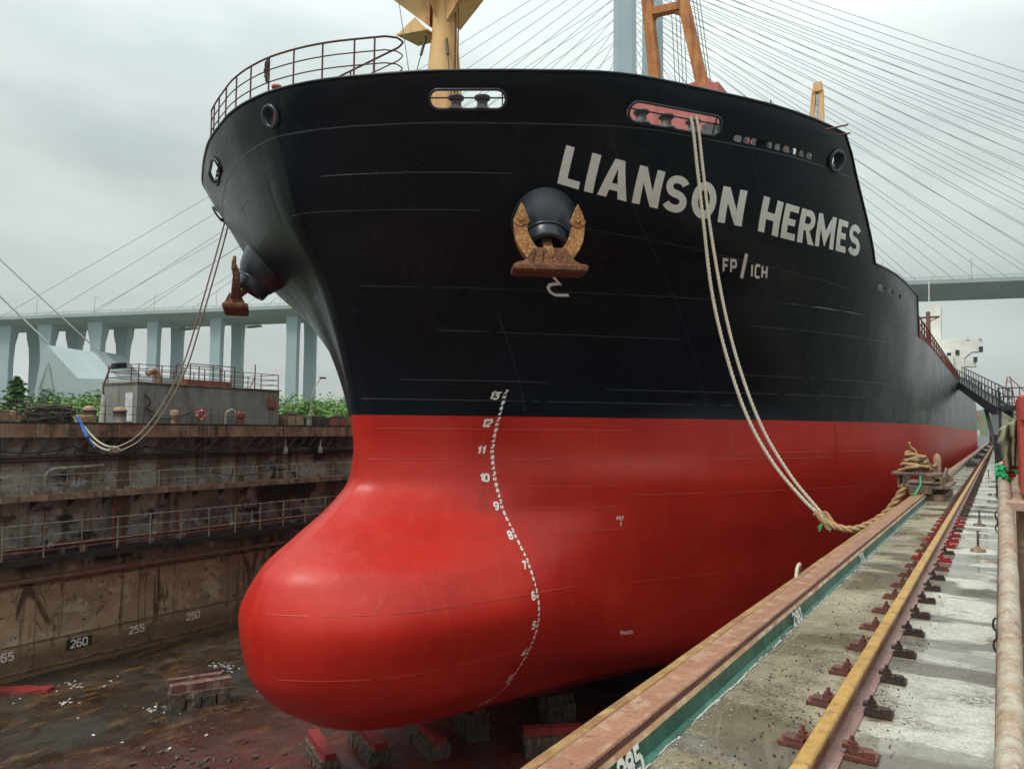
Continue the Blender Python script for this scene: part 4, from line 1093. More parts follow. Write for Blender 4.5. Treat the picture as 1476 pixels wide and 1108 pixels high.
rr = MB(); rr.lathe((-44.4, 33.6, 12.7), (1, 0, 0), [(-.1, 0), (-.1, .32), (-.05, .32), (-.05, .2), (.05, .2), (.05, .32), (.1, .32), (.1, 0)], 16).box((-44.4, 33.6, 12.2), (.3, .4, .4)); tag(rr.build('hose_reel', 'red_pipe'), 'small red hose reel right of the goose-neck air pipe', 'hose reel')
tag(MB().lathe((-44.4, 28.6, 12.0), (0, 0, 1), [(0, .25), (.4, .22), (.5, .3), (.9, .28), (.95, 0)], 12).build('capstan', 'vent_rust'), 'rusty capstan beside the life ring on the far dock', 'capstan')
# bollards
def bollard(y, lab):
    b_ = empty('bollard', (-44.2, y, 12.0), lab, 'bollard', 'bollards beside the lamp post')
    MB().lathe((-44.2, y, 12.04), (0, 0, 1), [(0, .42), (.06, .42), (.06, .36), (.66, .36), (.7, .42), (.74, .42), (.75, .3)], 20).build('bollard_post', 'bollard_grey', b_)
    MB().lathe((-44.2, y, 12.76), (0, 0, 1), [(0, .38), (.12, .34), (.24, .2), (.28, 0)], 16).build('bollard_cap', 'bollard_top_rust', b_)
bollard(23.1, 'grey bollard with brown cap on the left of the floodlight post')
bollard(24.9, 'grey bollard with brown cap on the right of the floodlight post')
lp = empty('floodlight_post', (-44.5, 24.05, 12.0), 'leaning floodlight post with square lamp head between the two bollards', 'lamp post')
MB().lathe((-44.5, 24.05, 12.0), (0, 0, 1), [(0, .26), (.1, .2), (1.5, .15), (1.7, .07)], 12).build('post_base', 'galvanised', lp)
MB().tube([(-44.5, 24.05, 13.5), (-44.5, 24.0, 14.2), (-44.5, 24.35, 15.3), (-44.5, 24.6, 15.5)], .06, 8).build('post_arm', 'rail_rust', lp)
MB().box((-44.4, 24.85, 15.48), (.45, .7, .35), 0, .15).build('lamp_head', 'dark_steel', lp)
l2 = empty('bent_lamp_post', (-46, 40.8, 12.0), 'thin curved lamp post beyond the deckhouse, close to the ship stem', 'lamp post')
MB().tube(smooth_path([(-46, 41.4, 12), (-46, 41.4, 13.6), (-46, 41.7, 15.0), (-46, 42.4, 15.9)], 6), .05, 6).build('post_arm', 'galvanised', l2)
MB().box((-46, 42.55, 15.9), (.25, .5, .12)).build('lamp_head', 'dark_steel', l2)
# coiled mooring ropes and gear at the left edge
m_ = MB()
for i in range(16):
    cy = 21.0+random.uniform(-.15, .15); rx = random.uniform(.9, 1.35); z_ = 12.12+i*.05; t0 = random.random()*6
    m_.tube([(-44.3+math.cos(t0+k*.35)*.6+random.uniform(-.05, .05), cy+math.sin(t0+k*.35)*rx+random.uniform(-.08, .08), z_+random.uniform(-.04, .06)+.1*math.sin(k*.7+i)) for k in range(18)], .045, 5)
tag(m_.build('rope_pile', 'rope_dark'), 'dark heap of coiled mooring rope on the far dock top', 'rope pile')
m_ = MB()
for i in range(9):
    z_ = 12.06+i*.04; m_.tube([(-43.9+math.cos(k*.4+i)*.35, 22.7+math.sin(k*.4+i)*.45+random.uniform(-.05, .05), z_+random.uniform(0, .05)) for k in range(16)], .05, 5)
tag(m_.build('net_heap', 'rope_tan'), 'small tan heap of rope just left of the blue rope end', 'rope pile')
m_ = MB(); m_.box((-44.5, 18.9, 12.25), (1, 1.6, .3)); m_.box((-44.6, 18.6, 12.5), (.7, .7, .25), .3); m_.lathe((-44.8, 19.3, 12.3), (0, 0, 1), [(0, .3), (.3, .3), (.35, .1)], 12); tag(m_.build('scrap_steel', 'fascia_rust'), 'rusty scrap steel at the left end of the far dock top', 'scrap')
for i, (y, w_, h_, mt, lb) in enumerate(((38.6, 1.4, .7, 'vent_rust', 'rusty skip just right of the grey deckhouse'), (41.2, 1.6, .55, 'grime_black', 'dark skip full of rope between two rusty skips'), (43.4, 1.3, .6, 'red_pipe', 'orange-red skip nearest the ship stem'))):
    s_ = MB(); s_.prism([(-45, y-w_*.5, 12.05), (-45, y+w_*.5, 12.05), (-45, y+w_*.62, 12.05+h_), (-45, y-w_*.62, 12.05+h_)], (-.6, 0, 0), (.4, 0, 0))
    o = empty('skip', (-45, y, 12.05), lb, 'skip'); s_.build('skip_body', mt, o)
    g = MB()
    for k in range(5): g.tube([(-45+random.uniform(-.3, .3), y+math.cos(t*.5+k)*w_*.4, 12.08+h_+random.uniform(-.05, .18)) for t in range(9)], .05, 5)
    g.build('skip_load', 'rope_dark', o)
tag(MB().lathe((-44.6, 40.0, 12.0), (0, 0, 1), [(0, .2), (.75, .2), (.8, .24), (.85, 0)], 12).build('short_bollard', 'galvanised'), 'short pale post between the rusty skip and the dark skip', 'bollard')

# ------------------------------------------------------------------ dock floor: blocks, timbers, litter
def dist(v, a): return Vector((v[0]+random.uniform(-a, a), v[1]+random.uniform(-a, a), v[2]+random.uniform(-a, a)))
def rough_box(mb, c, size, rz, j=.03, n=(3, 2, 2)):
    """box with uneven, chipped faces"""
    R = Matrix.Rotation(rz, 3, 'Z'); g = {}
    def V(i, j_, k):
        key = (i, j_, k)
        if key not in g:
            p = Vector(((i/n[0]-.5)*size[0], (j_/n[1]-.5)*size[1], (k/n[2]-.5)*size[2])); g[key] = len(mb.v); mb.v.append(tuple(dist(R @ p+Vector(c), j)))
        return g[key]
    def F(a): mb.f.append(a); mb.mi.append(mb.cur); mb.sm.append(False)
    for i in range(n[0]):
        for j_ in range(n[1]): F((V(i, j_, 0), V(i, j_+1, 0), V(i+1, j_+1, 0), V(i+1, j_, 0))); F((V(i, j_, n[2]), V(i+1, j_, n[2]), V(i+1, j_+1, n[2]), V(i, j_+1, n[2])))
    for i in range(n[0]):
        for k in range(n[2]): F((V(i, 0, k), V(i+1, 0, k), V(i+1, 0, k+1), V(i, 0, k+1))); F((V(i, n[1], k), V(i, n[1], k+1), V(i+1, n[1], k+1), V(i+1, n[1], k)))
    for j_ in range(n[1]):
        for k in range(n[2]): F((V(0, j_, k), V(0, j_, k+1), V(0, j_+1, k+1), V(0, j_+1, k))); F((V(n[0], j_, k), V(n[0], j_+1, k), V(n[0], j_+1, k+1), V(n[0], j_, k+1)))
def keel_block(c, rz, lab, top='timber_red', ln=3.0, wd=.7, grp=None, hts=(.38, .22, .30)):
    t = empty('keel_block', (c[0], c[1], -1.3), lab, 'keel block', grp)
    z_ = -1.3
    m_ = MB()
    for i in range(4):
        rough_box(m_, (c[0]+math.cos(rz)*(i-1.5)*ln*.25, c[1]+math.sin(rz)*(i-1.5)*ln*.25, z_+hts[0]/2), (ln*.22, wd*1.1, hts[0]), rz, .025)
    m_.build('base_block', 'concrete_block', t)
    m_ = MB(); rough_box(m_, (c[0], c[1], z_+hts[0]+hts[1]/2), (ln*1.02, wd, hts[1]), rz, .03, (8, 2, 1)); m_.build('timber', 'timber_old', t)
    m_ = MB(); rough_box(m_, (c[0], c[1], z_+hts[0]+hts[1]+hts[2]/2), (ln, wd*.62, hts[2]), rz, .02, (8, 1, 1)); m_.build('cap_timber', top, t)
    return t
RZ = math.atan2(24.2-21.6, -32.3+30.9)
keel_block((-32.15, 22.55), math.radians(62), 'weathered stack of blocks and timbers alone on the open dock floor', 'timber_red', 2.7, .75, None, (.5, .25, .36))
m_ = MB(); rough_box(m_, (-34.1, 23.6, -.72), (2.5, .3, .26), math.radians(62), .015, (6, 1, 1)); tb = tag(m_.build('loose_timber', 'timber_red'), 'reddish timber lying behind the lone block stack on the floor', 'timber')
m_ = MB()
for k in (-.9, .9): rough_box(m_, (-34.1+k*math.cos(1.08), 23.6+k*math.sin(1.08), -1.08), (.3, .3, .44), 1.08, .02)
m_.build('support', 'concrete_block', tb)
G = 'red-splashed keel blocks under the bulbous bow'
keel_block((-21.9, 23.2), math.radians(-28), 'red-topped keel block nearest the bottom edge, under the bulb tip', 'paint_red_block', 3.0, .8, G)
keel_block((-20.2, 24.9), math.radians(-28), 'red-topped keel block just behind the nearest one under the bulb', 'paint_red_block', 2.8, .8, G)
keel_block((-19.4, 26.9), math.radians(-28), 'dark keel block standing deeper in the shadow under the bulb', 'timber_red', 1.5, .9, G, (.7, .45, .5))
keel_block((-17.2, 30.5), math.radians(60), 'keel block farthest under the hull, in deep shadow', 'timber_old', 1.4, .9, G, (.5, .3, .4))
keel_block((-22.6, 21.3), math.radians(-28), 'red-topped keel block cut by the bottom edge of the picture', 'paint_red_block', 2.6, .7, G)
keel_block((-15.6, 27.3), math.radians(40), 'dull red keel block showing beside the rusty curb', 'paint_red_block', 2.4, .7, G, (.5, .3, .3))
keel_block((-19.2, 33), 0, 'keel block on the centre line below the forefoot', 'timber_old', 2.2, 1, G, (.6, .4, .3))
for k in range(6): keel_block((-19.2, 40+k*7), 0, 'keel block in the dark row under the flat bottom', 'timber_old', 2.2, 1, 'keel blocks in the row under the flat bottom', (.6, .4, .3))
m_ = MB(); rough_box(m_, (-41.2, 18.5, -1.22), (3.4, .7, .14), math.radians(38), .04, (9, 2, 1)); tag(m_.build('red_plank', 'paint_red_block'), 'red-painted plank lying at the foot of the far wall', 'plank')
m_ = MB()
for i in range(70):
    c = (random.gauss(-25.5, 2.2), random.gauss(18.3, 1.2), -1.26); rough_box(m_, c, (random.uniform(.04, .3), random.uniform(.04, .2), random.uniform(.02, .08)), random.random()*3, .03, (2, 1, 1))
for i in range(50):
    c = (random.uniform(-35, -29), random.uniform(20, 25.5), -1.28); rough_box(m_, c, (random.uniform(.04, .25), random.uniform(.04, .15), random.uniform(.02, .08)), random.random()*3, .02, (1, 1, 1))
tag(m_.build('rubble', 'concrete_block'), 'scattered broken concrete and grit on the dock floor', 'rubble', kind='stuff')
m_ = MB()
for i in range(80):
    c = random.choice(((-37.5, 19.2), (-36.0, 26.8), (-36.2, 26.5), (-36.1, 26.6), (-40, 20.5), (-33.5, 21.0))); s_ = .35 if c[0] != -36.1 else .5
    c = (random.gauss(c[0], s_), random.gauss(c[1], s_*.5), -1.28); m_.box(c, (random.uniform(.04, .18), random.uniform(.02, .07), .02), random.random()*3, random.uniform(-.3, .3))
for i in range(30): m_.box((random.uniform(-41, -28), random.uniform(17, 30), -1.285), (random.uniform(.05, .2), random.uniform(.04, .1), .015), random.random()*3)
tag(m_.build('litter', 'litter_white'), 'white scraps of litter lying on the wet dock floor', 'litter', kind='stuff')

# ------------------------------------------------------------------ right wing: walkway, curb, crane rail
ZD = 10.2
sheet('walkway', -1.54, -.02, -75, 215, ZD, 'walkway_wet', 3, 90)
dw = empty('near_dock_wing', (-.9, 30, -1.3), 'steel wing wall of the dock carrying the wet walkway beside the ship', 'dock wall')
MB().box((-1.70, 70, 4.3), (.12, 290, 11.3)).box((.1, 70, 4.3), (.06, 290, 11.3)).build('wing_plating', 'dock_wall_paint', dw)
cb = empty('dock_edge_curb', (-1.7, 30, ZD), 'rust-brown and green steel curb running along the dock edge beside the ship', 'curb')
def strip(mb, prof, ya, yb, n=60, jit=0.0):
    vs = []; fs = []; m = len(prof)
    for i in range(n+1):
        y = ya+(yb-ya)*(i/n)**1.6
        for (x, z_) in prof: vs.append((x+random.uniform(-jit, jit), y, z_+random.uniform(-jit, jit)))
    for i in range(n):
        for k in range(m-1): fs.append((i*m+k, i*m+k+1, (i+1)*m+k+1, (i+1)*m+k))
    mb.add(vs, fs); return mb
CA, CB = 14.0, 15.2
segs = ((-4, 21.0), (21.003, 213))
for ya, yb in segs:
    strip(MB(), [(-1.50, ZD+.004), (-1.525, ZD+.02), (-1.535, ZD+.112)], ya, yb, 80, .002).build('green_kick_plate', 'curb_green', cb)
    strip(MB(), [(-1.532, ZD+.112), (-1.546, ZD+.138)], ya, yb, 90, .001).build('flange_edge', 'curb_cream', cb)
    strip(MB(), [(-1.546, ZD+.138), (-1.553, ZD+.139), (-1.556, ZD+.168)], ya, yb, 90, .0008).build('flange_lip', 'clip_brown', cb)
    strip(MB(), [(-1.556, ZD+.168), (-1.562, ZD+.179), (-1.590, ZD+.181), (-1.600, ZD+.170), (-1.612, ZD+.163), (-1.67, ZD+.160), (-1.73, ZD+.163), (-1.74, ZD+.165)], ya, yb, 80, .0012).build('flange_top', 'curb_rust', cb)
    strip(MB(), [(-1.74, ZD+.165), (-1.745, ZD+.172), (-1.80, ZD+.168), (-1.815, ZD+.15), (-1.815, ZD-.6)], ya, yb, 80, .002).build('outer_bulwark', 'curb_ochre', cb)
m_ = MB(); y = 1.5
while y < 40:
    l_ = random.uniform(.03, .22)
    if random.random() < .8: rough_box(m_, (-1.492+random.uniform(-.006, .012), y+l_/2, ZD+.005), (random.uniform(.004, .014), l_, .006), random.uniform(-.05, .05), .003, (2, 4, 1))
    y += l_*1.02+(.1 if random.random() < .1 else 0)
for i in range(260):
    y = 2.6+random.random()**1.7*12; m_.box((-1.48+random.random()**2*.13, y, ZD+.004), (random.uniform(.003, .012), random.uniform(.004, .016), .004), random.random()*3)
m_.build('weld_slag', 'slag_pale', cb)
m_ = MB(); put(m_, thin('2', .24), lambda u, v, o_: Vector((-1.505-.02*v+o_, 6.75+u*.11, ZD+.012+v*.09)), 1, .004)
put(m_, thin('8', .24), lambda u, v, o_: Vector((-1.505-.02*v+o_, 6.86+u*.11, ZD+.012+v*.09)), 1, .004); put(m_, thin('0', .24), lambda u, v, o_: Vector((-1.505-.02*v+o_, 6.97+u*.11, ZD+.012+v*.09)), 1, .004)
for i, ch in enumerate('285'): put(m_, thin(ch, .26), lambda u, v, o_, i=i: Vector((-1.505-.022*v+o_, 3.26+i*.095+u*.10, ZD+.012+v*.10)), 1, .005)
for i, ch in enumerate('275'): put(m_, thin(ch, .24), lambda u, v, o_, i=i: Vector((-1.505-.02*v+o_, 10.4+i*.11+u*.11, ZD+.012+v*.09)), 1, .004)
m_.build('frame_number', 'white_paint', cb)
MB().tube(smooth_path([(-1.78, 8.1, ZD+.16), (-1.80, 8.25, ZD+.24), (-1.85, 8.6, ZD+.22), (-1.92, 8.8, ZD+.05)], 5), .018, 6).build('lashing_end', 'rope_pale', cb)
# crane rail
XR = -.79
cr_ = empty('crane_rail', (XR, 30, ZD), 'yellow-topped crane rail bolted down along the wet walkway', 'rail')
def solid(prof, ya, yb, mb=None):
    mb = mb or MB(); n = len(prof)
    mb.prism([(x, 0, z_) for x, z_ in prof], (0, ya, 0), (0, yb, 0)); return mb
for ya, yb in ((-4, 3.1), (3.104, 9.3), (9.305, 213)):
    solid([(XR-.036, ZD+.125), (XR+.036, ZD+.125), (XR+.038, ZD+.150), (XR+.030, ZD+.158), (XR-.030, ZD+.158), (XR-.038, ZD+.150)], ya, yb).build('rail_head', 'rail_yellow', cr_)
    solid([(XR-.012, ZD+.02), (XR+.012, ZD+.02), (XR+.012, ZD+.10), (XR+.034, ZD+.125), (XR-.034, ZD+.125), (XR-.012, ZD+.10)], ya, yb).build('rail_web', 'rail_web_rust', cr_)
    solid([(XR-.085, ZD+.004), (XR+.085, ZD+.004), (XR+.085, ZD+.014), (XR+.02, ZD+.03), (XR-.02, ZD+.03), (XR-.085, ZD+.014)], ya, yb).build('rail_foot', 'rail_foot_primer', cr_)
def clip_shape(mb, s_, y):
    x = XR+s_*.125; j = random.uniform(-.006, .006)
    mb.box((x+s_*.035+j, y, ZD+.014), (.15, .12, .02)); mb.box((x+s_*.035, y+j, ZD+.034), (.10, .085, .022)); mb.box((x-s_*.015, y, ZD+.056), (.075, .055, .022), .05)
    if s_ > 0: mb.box((x+.075, y-.03, ZD+.04), (.05, .045, .034), .3)
    mb.lathe((x-s_*.005, y, ZD+.066), (0, 0, 1), [(0, .024), (.016, .024), (.016, .012), (.042, .012), (.042, 0)], 6, False)
    return mb
n_ = 0; rest = {}
for i in range(230):
    y = 2.15+i*.70 if i < 14 else 2.15+14*.70+(i-14)*.70
    if y > 150: break
    red = 10.8 < y < 17.5
    for s_ in (-1, 1):
        mt = 'clip_red' if red and random.random() < .45 else ('clip_brown' if s_ < 0 or random.random() < .3 else 'clip_dark')
        if n_ < 100:
            clip_shape(MB(), s_, y).build('rail_clip', mt, cr_); n_ += 1
        else: clip_shape(rest.setdefault(mt, MB()), s_, y)
allr = MB(); mats = list(rest)
for i, k in enumerate(mats):
    r_ = rest[k]; off = len(allr.v); allr.v += r_.v; allr.f += [tuple(a+off for a in f) for f in r_.f]; allr.mi += [i]*len(r_.f); allr.sm += r_.sm
tag(allr.build('far_rail_clip', mats, cr_), kind='stuff')
m_ = MB()
for i in range(800):
    y = 3.0+random.random()**2.2*6; x = XR-random.uniform(.09, .13)-random.random()**1.6*.45 if random.random() < .7 else XR+random.uniform(.09, .3)
    r_ = random.uniform(.0015, .006); m_.box((x, y, ZD+.006), (r_*random.uniform(1, 2.4), r_*random.uniform(1, 2.4), r_), random.random()*3)
tag(m_.build('rust_flakes', 'clip_dark'), 'dark rust flakes and grit beside the crane rail', 'grit', kind='stuff')
# cable and toe plate along the outer edge, handrail pipe with chain rings
m_ = MB(); m_.box((-.045, 100, ZD+.045), (.012, 212, .09)); m_.build('toe_plate', 'rail_rust', dw)
hp = empty('pipe_handrail', (0, 2.5, ZD), 'thick flaking pipe handrail along the outer edge of the walkway', 'handrail')
path = [atD(x, y, d) for x, y, d in ((1459, 1190, 1.95), (1457, 1108, 2.15), (1456.5, 1000, 2.5), (1455, 900, 3.0), (1453, 800, 3.75), (1450, 745, 4.6), (1448, 700, 5.6), (1446, 672, 6.6))]
rad = [.040, .040, .040, .040, .041, .042, .044, .046]
P_ = smooth_path(path, 6); R_ = [rad[min(7, int(i/6))]+.0012*math.sin(i*2.1) for i in range(len(P_))]
MB().tube(P_, R_, 14).build('pipe', 'hand_pipe', hp)
m_ = MB(); a = path[-1]
m_.tube([path[-1], atD(1441, 700, 6.9), atD(1441, 715, 7.2)], .03, 8)
for x, y, d in ((1456, 1060, 2.3), (1450, 745, 4.6)): c = atD(x, y, d); m_.tube([c, Vector((c.x+.03, c.y, ZD))], .018, 8)
m_.build('handrail_post', 'rail_rust', hp)
for x, y, d in ((1437, 900, 3.1), (1438, 742, 4.9), (1439, 700, 6.2)):
    c = atD(x, y, d); m_ = MB()
    for k, (dz, rot) in enumerate(((0, 0), (-.045, 1.4), (-.085, .2))):
        m_.tube([c+Vector((math.cos(t*.628)*.014*math.cos(rot), math.cos(t*.628)*.014*math.sin(rot), dz+math.sin(t*.628)*.028)) for t in range(10)], .0045, 5, closed=True)
    m_.build('chain_ring', 'dark_steel', hp)
m_ = MB(); m_.tube([atD(1436, 1108, 2.4), atD(1438, 900, 3.2), atD(1440, 760, 4.6), atD(1441, 690, 6.6)], .006, 5); m_.tube([atD(1440, 1108, 2.6), atD(1441, 800, 4.4), atD(1442, 700, 6.6)], .004, 5); m_.build('guard_wire', 'rail_rust', hp)
# outer sponson seen past the handrail
m_ = MB(); m_.box((.62, 20, 9.55), (1.0, 60, .3)); tag(m_.build('outer_sponson', 'fascia_rust'), 'brown rusty ledge outside the handrail at the right edge', 'ledge')
# red cabinet, its shelf and the canvas hung on it
cbn = empty('red_cabinet', (.5, 6.4, 11.4), 'red steel cabinet cut by the right edge of the picture, draped with canvas', 'cabinet')
MB().box((.52, 6.4, 11.78), (.82, .8, .66)).build('cabinet_body', 'cabinet_red', cbn, .01)
MB().box((.52, 5.99, 12.02), (.80, .03, .16)).build('cabinet_lid', 'cabinet_red', cbn, .006)
MB().box((.50, 6.3, 11.39), (.95, 1.1, .05)).build('shelf_board', 'plank_pink', cbn)
m_ = MB()
for x in (.12, .9):
    for y in (5.9, 6.8): m_.bar((x, y, 9.6), (x, y, 11.37), .06)
m_.bar((.12, 5.9, 11.2), (.9, 5.9, 10.4), .05); m_.build('stand_leg', 'fascia_rust', cbn)
m_ = MB(); nx_, nz_ = 16, 18; vs = []; fs = []
for j in range(nz_+1):
    v = j/nz_
    for i in range(nx_+1):
        u = i/nx_
        xl = 1440+(1452-1440)*min(1, v*2.2)*(.35 if v < .35 else .9)-6*math.sin(v*3.1); xr = 1466
        x = xl+(xr-xl)*u; y = 608+(676-608)*v+(1-u)*10*(1-v)+4*math.sin(u*7)*v-5*u*(1-v)
        vs.append(atD(x, y, 5.6+.07*math.sin(u*13+v*2)+.03*math.sin(u*27+v*6)))
for j in range(nz_):
    for i in range(nx_): a = j*(nx_+1)+i; fs.append((a, a+1, a+nx_+2, a+nx_+1))
m_.add(vs, fs, True); cv = m_.build('canvas_sheet', 'canvas_khaki'); md = cv.modifiers.new('s', 'SOLIDIFY'); md.thickness = .006
tag(cv, 'crumpled khaki canvas hanging off the red cabinet', 'canvas')
m_ = MB()
for k in range(14):
    c = atD(random.uniform(1444, 1458), random.uniform(672, 692), random.uniform(5.6, 5.9)); m_.tube([c+Vector((random.uniform(-.05, .05), random.uniform(-.05, .05), random.uniform(-.06, .06))) for _ in range(5)], .012, 5)
tag(m_.build('rope_tangle', 'rope_green'), 'tangle of green twine under the khaki canvas', 'twine')
m_ = MB()
for k in range(8):
    c = atD(random.uniform(1450, 1461), random.uniform(662, 684), random.uniform(5.6, 5.9)); m_.tube([c+Vector((random.uniform(-.05, .05), random.uniform(-.05, .05), random.uniform(-.06, .06))) for _ in range(4)], .014, 5)
tag(m_.build('red_strap', 'life_red'), 'short red strap end beside the green twine', 'strap')
# studs on the walkway
for x, y, h_, lb in ((-.29, 12.5, .24, 'nearest upright steel stud on the walkway beyond the puddle'), (-.34, 16.0, .22, 'second upright steel stud on the walkway'), (-.37, 32.7, .3, 'farthest small steel stud on the walkway')):
    o = empty('steel_stud', (x, y, ZD), lb, 'stud', 'steel studs standing on the walkway')
    MB().lathe((x, y, ZD+.004), (0, 0, 1), [(0, .10), (.03, .09), (.035, .035), (.07, .03), (.07, 0)], 16).build('stud_base', 'fascia_rust', o)
    MB().lathe((x, y, ZD+.05), (0, 0, 1), [(0, .016), (h_, .014), (h_+.01, 0)], 8).build('stud_rod', 'clip_dark', o)
# fairlead on the curb with bitts
FY_ = 22.0; CXF = -1.66
fl = empty('mooring_fairlead', (CXF, FY_, ZD), 'heavy rusty fairlead bracket straddling the curb beside the ship', 'fairlead')
def fp(x, y, z_): return Vector((CXF+x, FY_+y, ZD+z_))
m_ = MB()
m_.prism([fp(-.15, -1.0, .0), fp(.52, -1.0, .0), fp(.58, 1.4, .0), fp(-.15, 1.4, .0)], (0, 0, 0), (0, 0, .17)); m_.prism([fp(-.50, -1.1, .30), fp(.60, -1.1, .30), fp(.66, 1.5, .30), fp(-.50, 1.5, .30)], (0, 0, 0), (0, 0, .08))
m_.box(fp(0, -.2, .24), (.5, 1.8, .14)); m_.prism([fp(-.62, -1.2, .62), fp(.42, -1.2, .60), fp(.45, -.2, .60), fp(-.62, -.2, .62)], (0, 0, 0), (0, 0, .07))
for x in (-.50, .42): m_.prism([fp(x, -1.1, .38), fp(x, 1.5, .38), fp(x, 1.45, .72), fp(x, 1.1, .74), fp(x, .2, .58), fp(x, -1.1, .58)], (0, 0, 0), (.06, 0, 0))
for x in (-.35, 0, .3): m_.box(fp(x, -1.12, .5), (.05, .06, .2))
m_.box(fp(.2, 1.2, .45), (.8, .3, .2)); fbody = m_.build('fairlead_body', 'fairlead_iron', fl, .015)
m_ = MB(); m_.lathe(fp(.25, 1.0, .45), (0, 0, 1), [(0, .12), (.35, .09), (.5, .10), (.62, .07), (.68, 0)], 14); m_.build('horn', 'bollard_top_rust', fl)
m_ = MB(); m_.lathe(fp(-.15, -.7, .68), (0, 0, 1), [(0, .24), (.1, .20), (.24, .20), (.28, .26), (.33, .26), (.36, 0)], 18); m_.build('roller', 'fairlead_iron', fl)
m_ = MB(); P_ = []
for k in range(58):
    t = k/57; a_ = k*.62; rr_ = .30+.06*math.sin(k*1.9)-.17*t; P_.append(fp(-.15+math.cos(a_)*rr_*1.15, -.7+math.sin(a_)*rr_, .72+t*.42+.05*math.sin(a_*1.3+1)))
rope(m_, P_, .045, .28, 5, 4)
rope(m_, [fp(-.15, -.7, 1.0), fp(-.10, -.7, 1.18), fp(-.22, -.75, 1.30), fp(-.24, -.8, 1.42)], .035, .22, 5, 6)
rope(m_, [fp(.0, -.5, 1.0), fp(.15, -.1, .85), fp(.18, .5, .78), fp(.22, .9, .80), fp(.3, 1.05, .85)], .04, .25, 5, 6)
tag(m_.build('rope_turns', 'rope_tan'), 'tan mooring rope wound in turns on the fairlead', 'rope')
# starboard mooring ropes: two legs from the roller, a knot, then one heavy rope to the fairlead
def onplane(x, y, P, D):
    r = ray(x, y); nx, ny = D[1], -D[0]; return EYE+r*((P[0]*nx+P[1]*ny)/(r.x*nx+r.y*ny))
def rp(pts, P=(-7.7, 21.9), D=(5.6, -.9)): return [onplane(x, y, P, D) for x, y in pts]
mr = empty('mooring_rope', (-7.7, 22, 21), 'pale double mooring rope hanging from the starboard bow opening to the fairlead', 'rope')
rope(MB(), rp([(995, 168), (999, 186), (1006, 250), (1014, 320), (1026, 420), (1047, 512), (1077, 600), (1115, 668), (1160, 722), (1186, 745)]), .052, .42, 6).build('rope_strand', 'rope_pale', mr)
rope(MB(), rp([(1003, 168), (1007, 186), (1014, 250), (1024, 330), (1043, 440), (1066, 530), (1098, 615), (1138, 683), (1176, 730), (1194, 750)], (-7.6, 22.0)), .048, .38, 6).build('rope_strand', 'rope_pale', mr)
rope(MB(), rp([(1176, 738), (1192, 753), (1225, 763), (1255, 754), (1280, 737), (1298, 712), (1306, 696)]), .10, .6, 7).build('heavy_rope', 'rope_tan', mr)
m_ = MB()
for k in range(5):
    c = rp([(1188+k*2, 744+k*3)])[0]; m_.tube([c+Vector((math.cos(t*.7)*.12, math.sin(t*.7)*.06, math.sin(t*.7)*.12)) for t in range(9)], .028, 6, closed=True)
m_.build('rope_knot', 'rope_tan', mr)
m_ = MB(); c = rp([(1187, 752)])[0]
for k in range(5): m_.tube([c, c+Vector((random.uniform(-.2, .2), -.1, random.uniform(-.25, .05)))], .02, 5)
m_.build('green_lashing', 'rope_green', mr)
m_ = MB(); m_.tube([fp(.02, -1.25, .62), fp(.03, -1.3, .4), fp(-.06, -1.6, .2)], .018, 6); c = fp(-.08, -1.6, .19)
m_.tube([c, c+Vector((-.08, -.1, 0)), c+Vector((.03, -.2, .02))], .02, 5); tag(m_.build('green_line', 'rope_green'), 'thin green line tied at the near end of the fairlead', 'rope')
# port mooring rope, sagging between the bow and the far dock wall
pr_ = empty('mooring_rope', (-35, 22.5, 13), 'double mooring rope sagging from the port bow to the far dock wall', 'rope')
PP = [(327, 318, -28.9), (318, 352, -29.4), (303, 405, -30.2), (287, 460, -31.3), (268, 522, -32.9), (246, 568, -34.5), (222, 606, -36.3), (195, 634, -38.2), (167, 648, -40.0)]
def pP(dx, dy): return [onX(x+dx, y+dy, X) for x, y, X in PP]
rope(MB(), pP(-2, -2), .040, .5, 6).build('rope_strand', 'rope_pale', pr_)
rope(MB(), pP(3, 3), .040, .5, 6).build('rope_strand', 'rope_pale', pr_)
e1 = [(167, 646, -40.0), (150, 641, -40.7), (137, 632, -41.4), (126, 620, -42.1), (115, 606, -42.9), (110, 598, -43.1)]
rope(MB(), [onX(*p) for p in e1], .055, .5, 6).build('rope_strand', 'rope_pale', pr_)
rope(MB(), [onX(x-3, y+5, X) for x, y, X in e1[:-1]]+[onX(106, 600, -43.1)], .055, .5, 6).build('rope_strand', 'rope_pale', pr_)
rope(MB(), [onX(x-1, y+2, X+.15) for x, y, X in ((127, 628, -41.6), (121, 615, -42.3), (113, 600, -43.0))], .10, .5, 6).build('blue_sleeve', 'rope_blue', pr_)
rope(MB(), [onX(x, y, X) for x, y, X in ((138, 645, -41.2), (130, 635, -41.6), (126, 628, -41.9))], .07, .5, 6).build('blue_sleeve', 'rope_blue', pr_)
m_ = MB(); c = onX(164, 648, -40)
for k in range(7): m_.tube([c+Vector((random.uniform(-.2, .2), random.uniform(-.25, .25), random.uniform(-.22, .2))) for _ in range(5)], .05, 6)
m_.build('rope_knot', 'rope_pale', pr_)

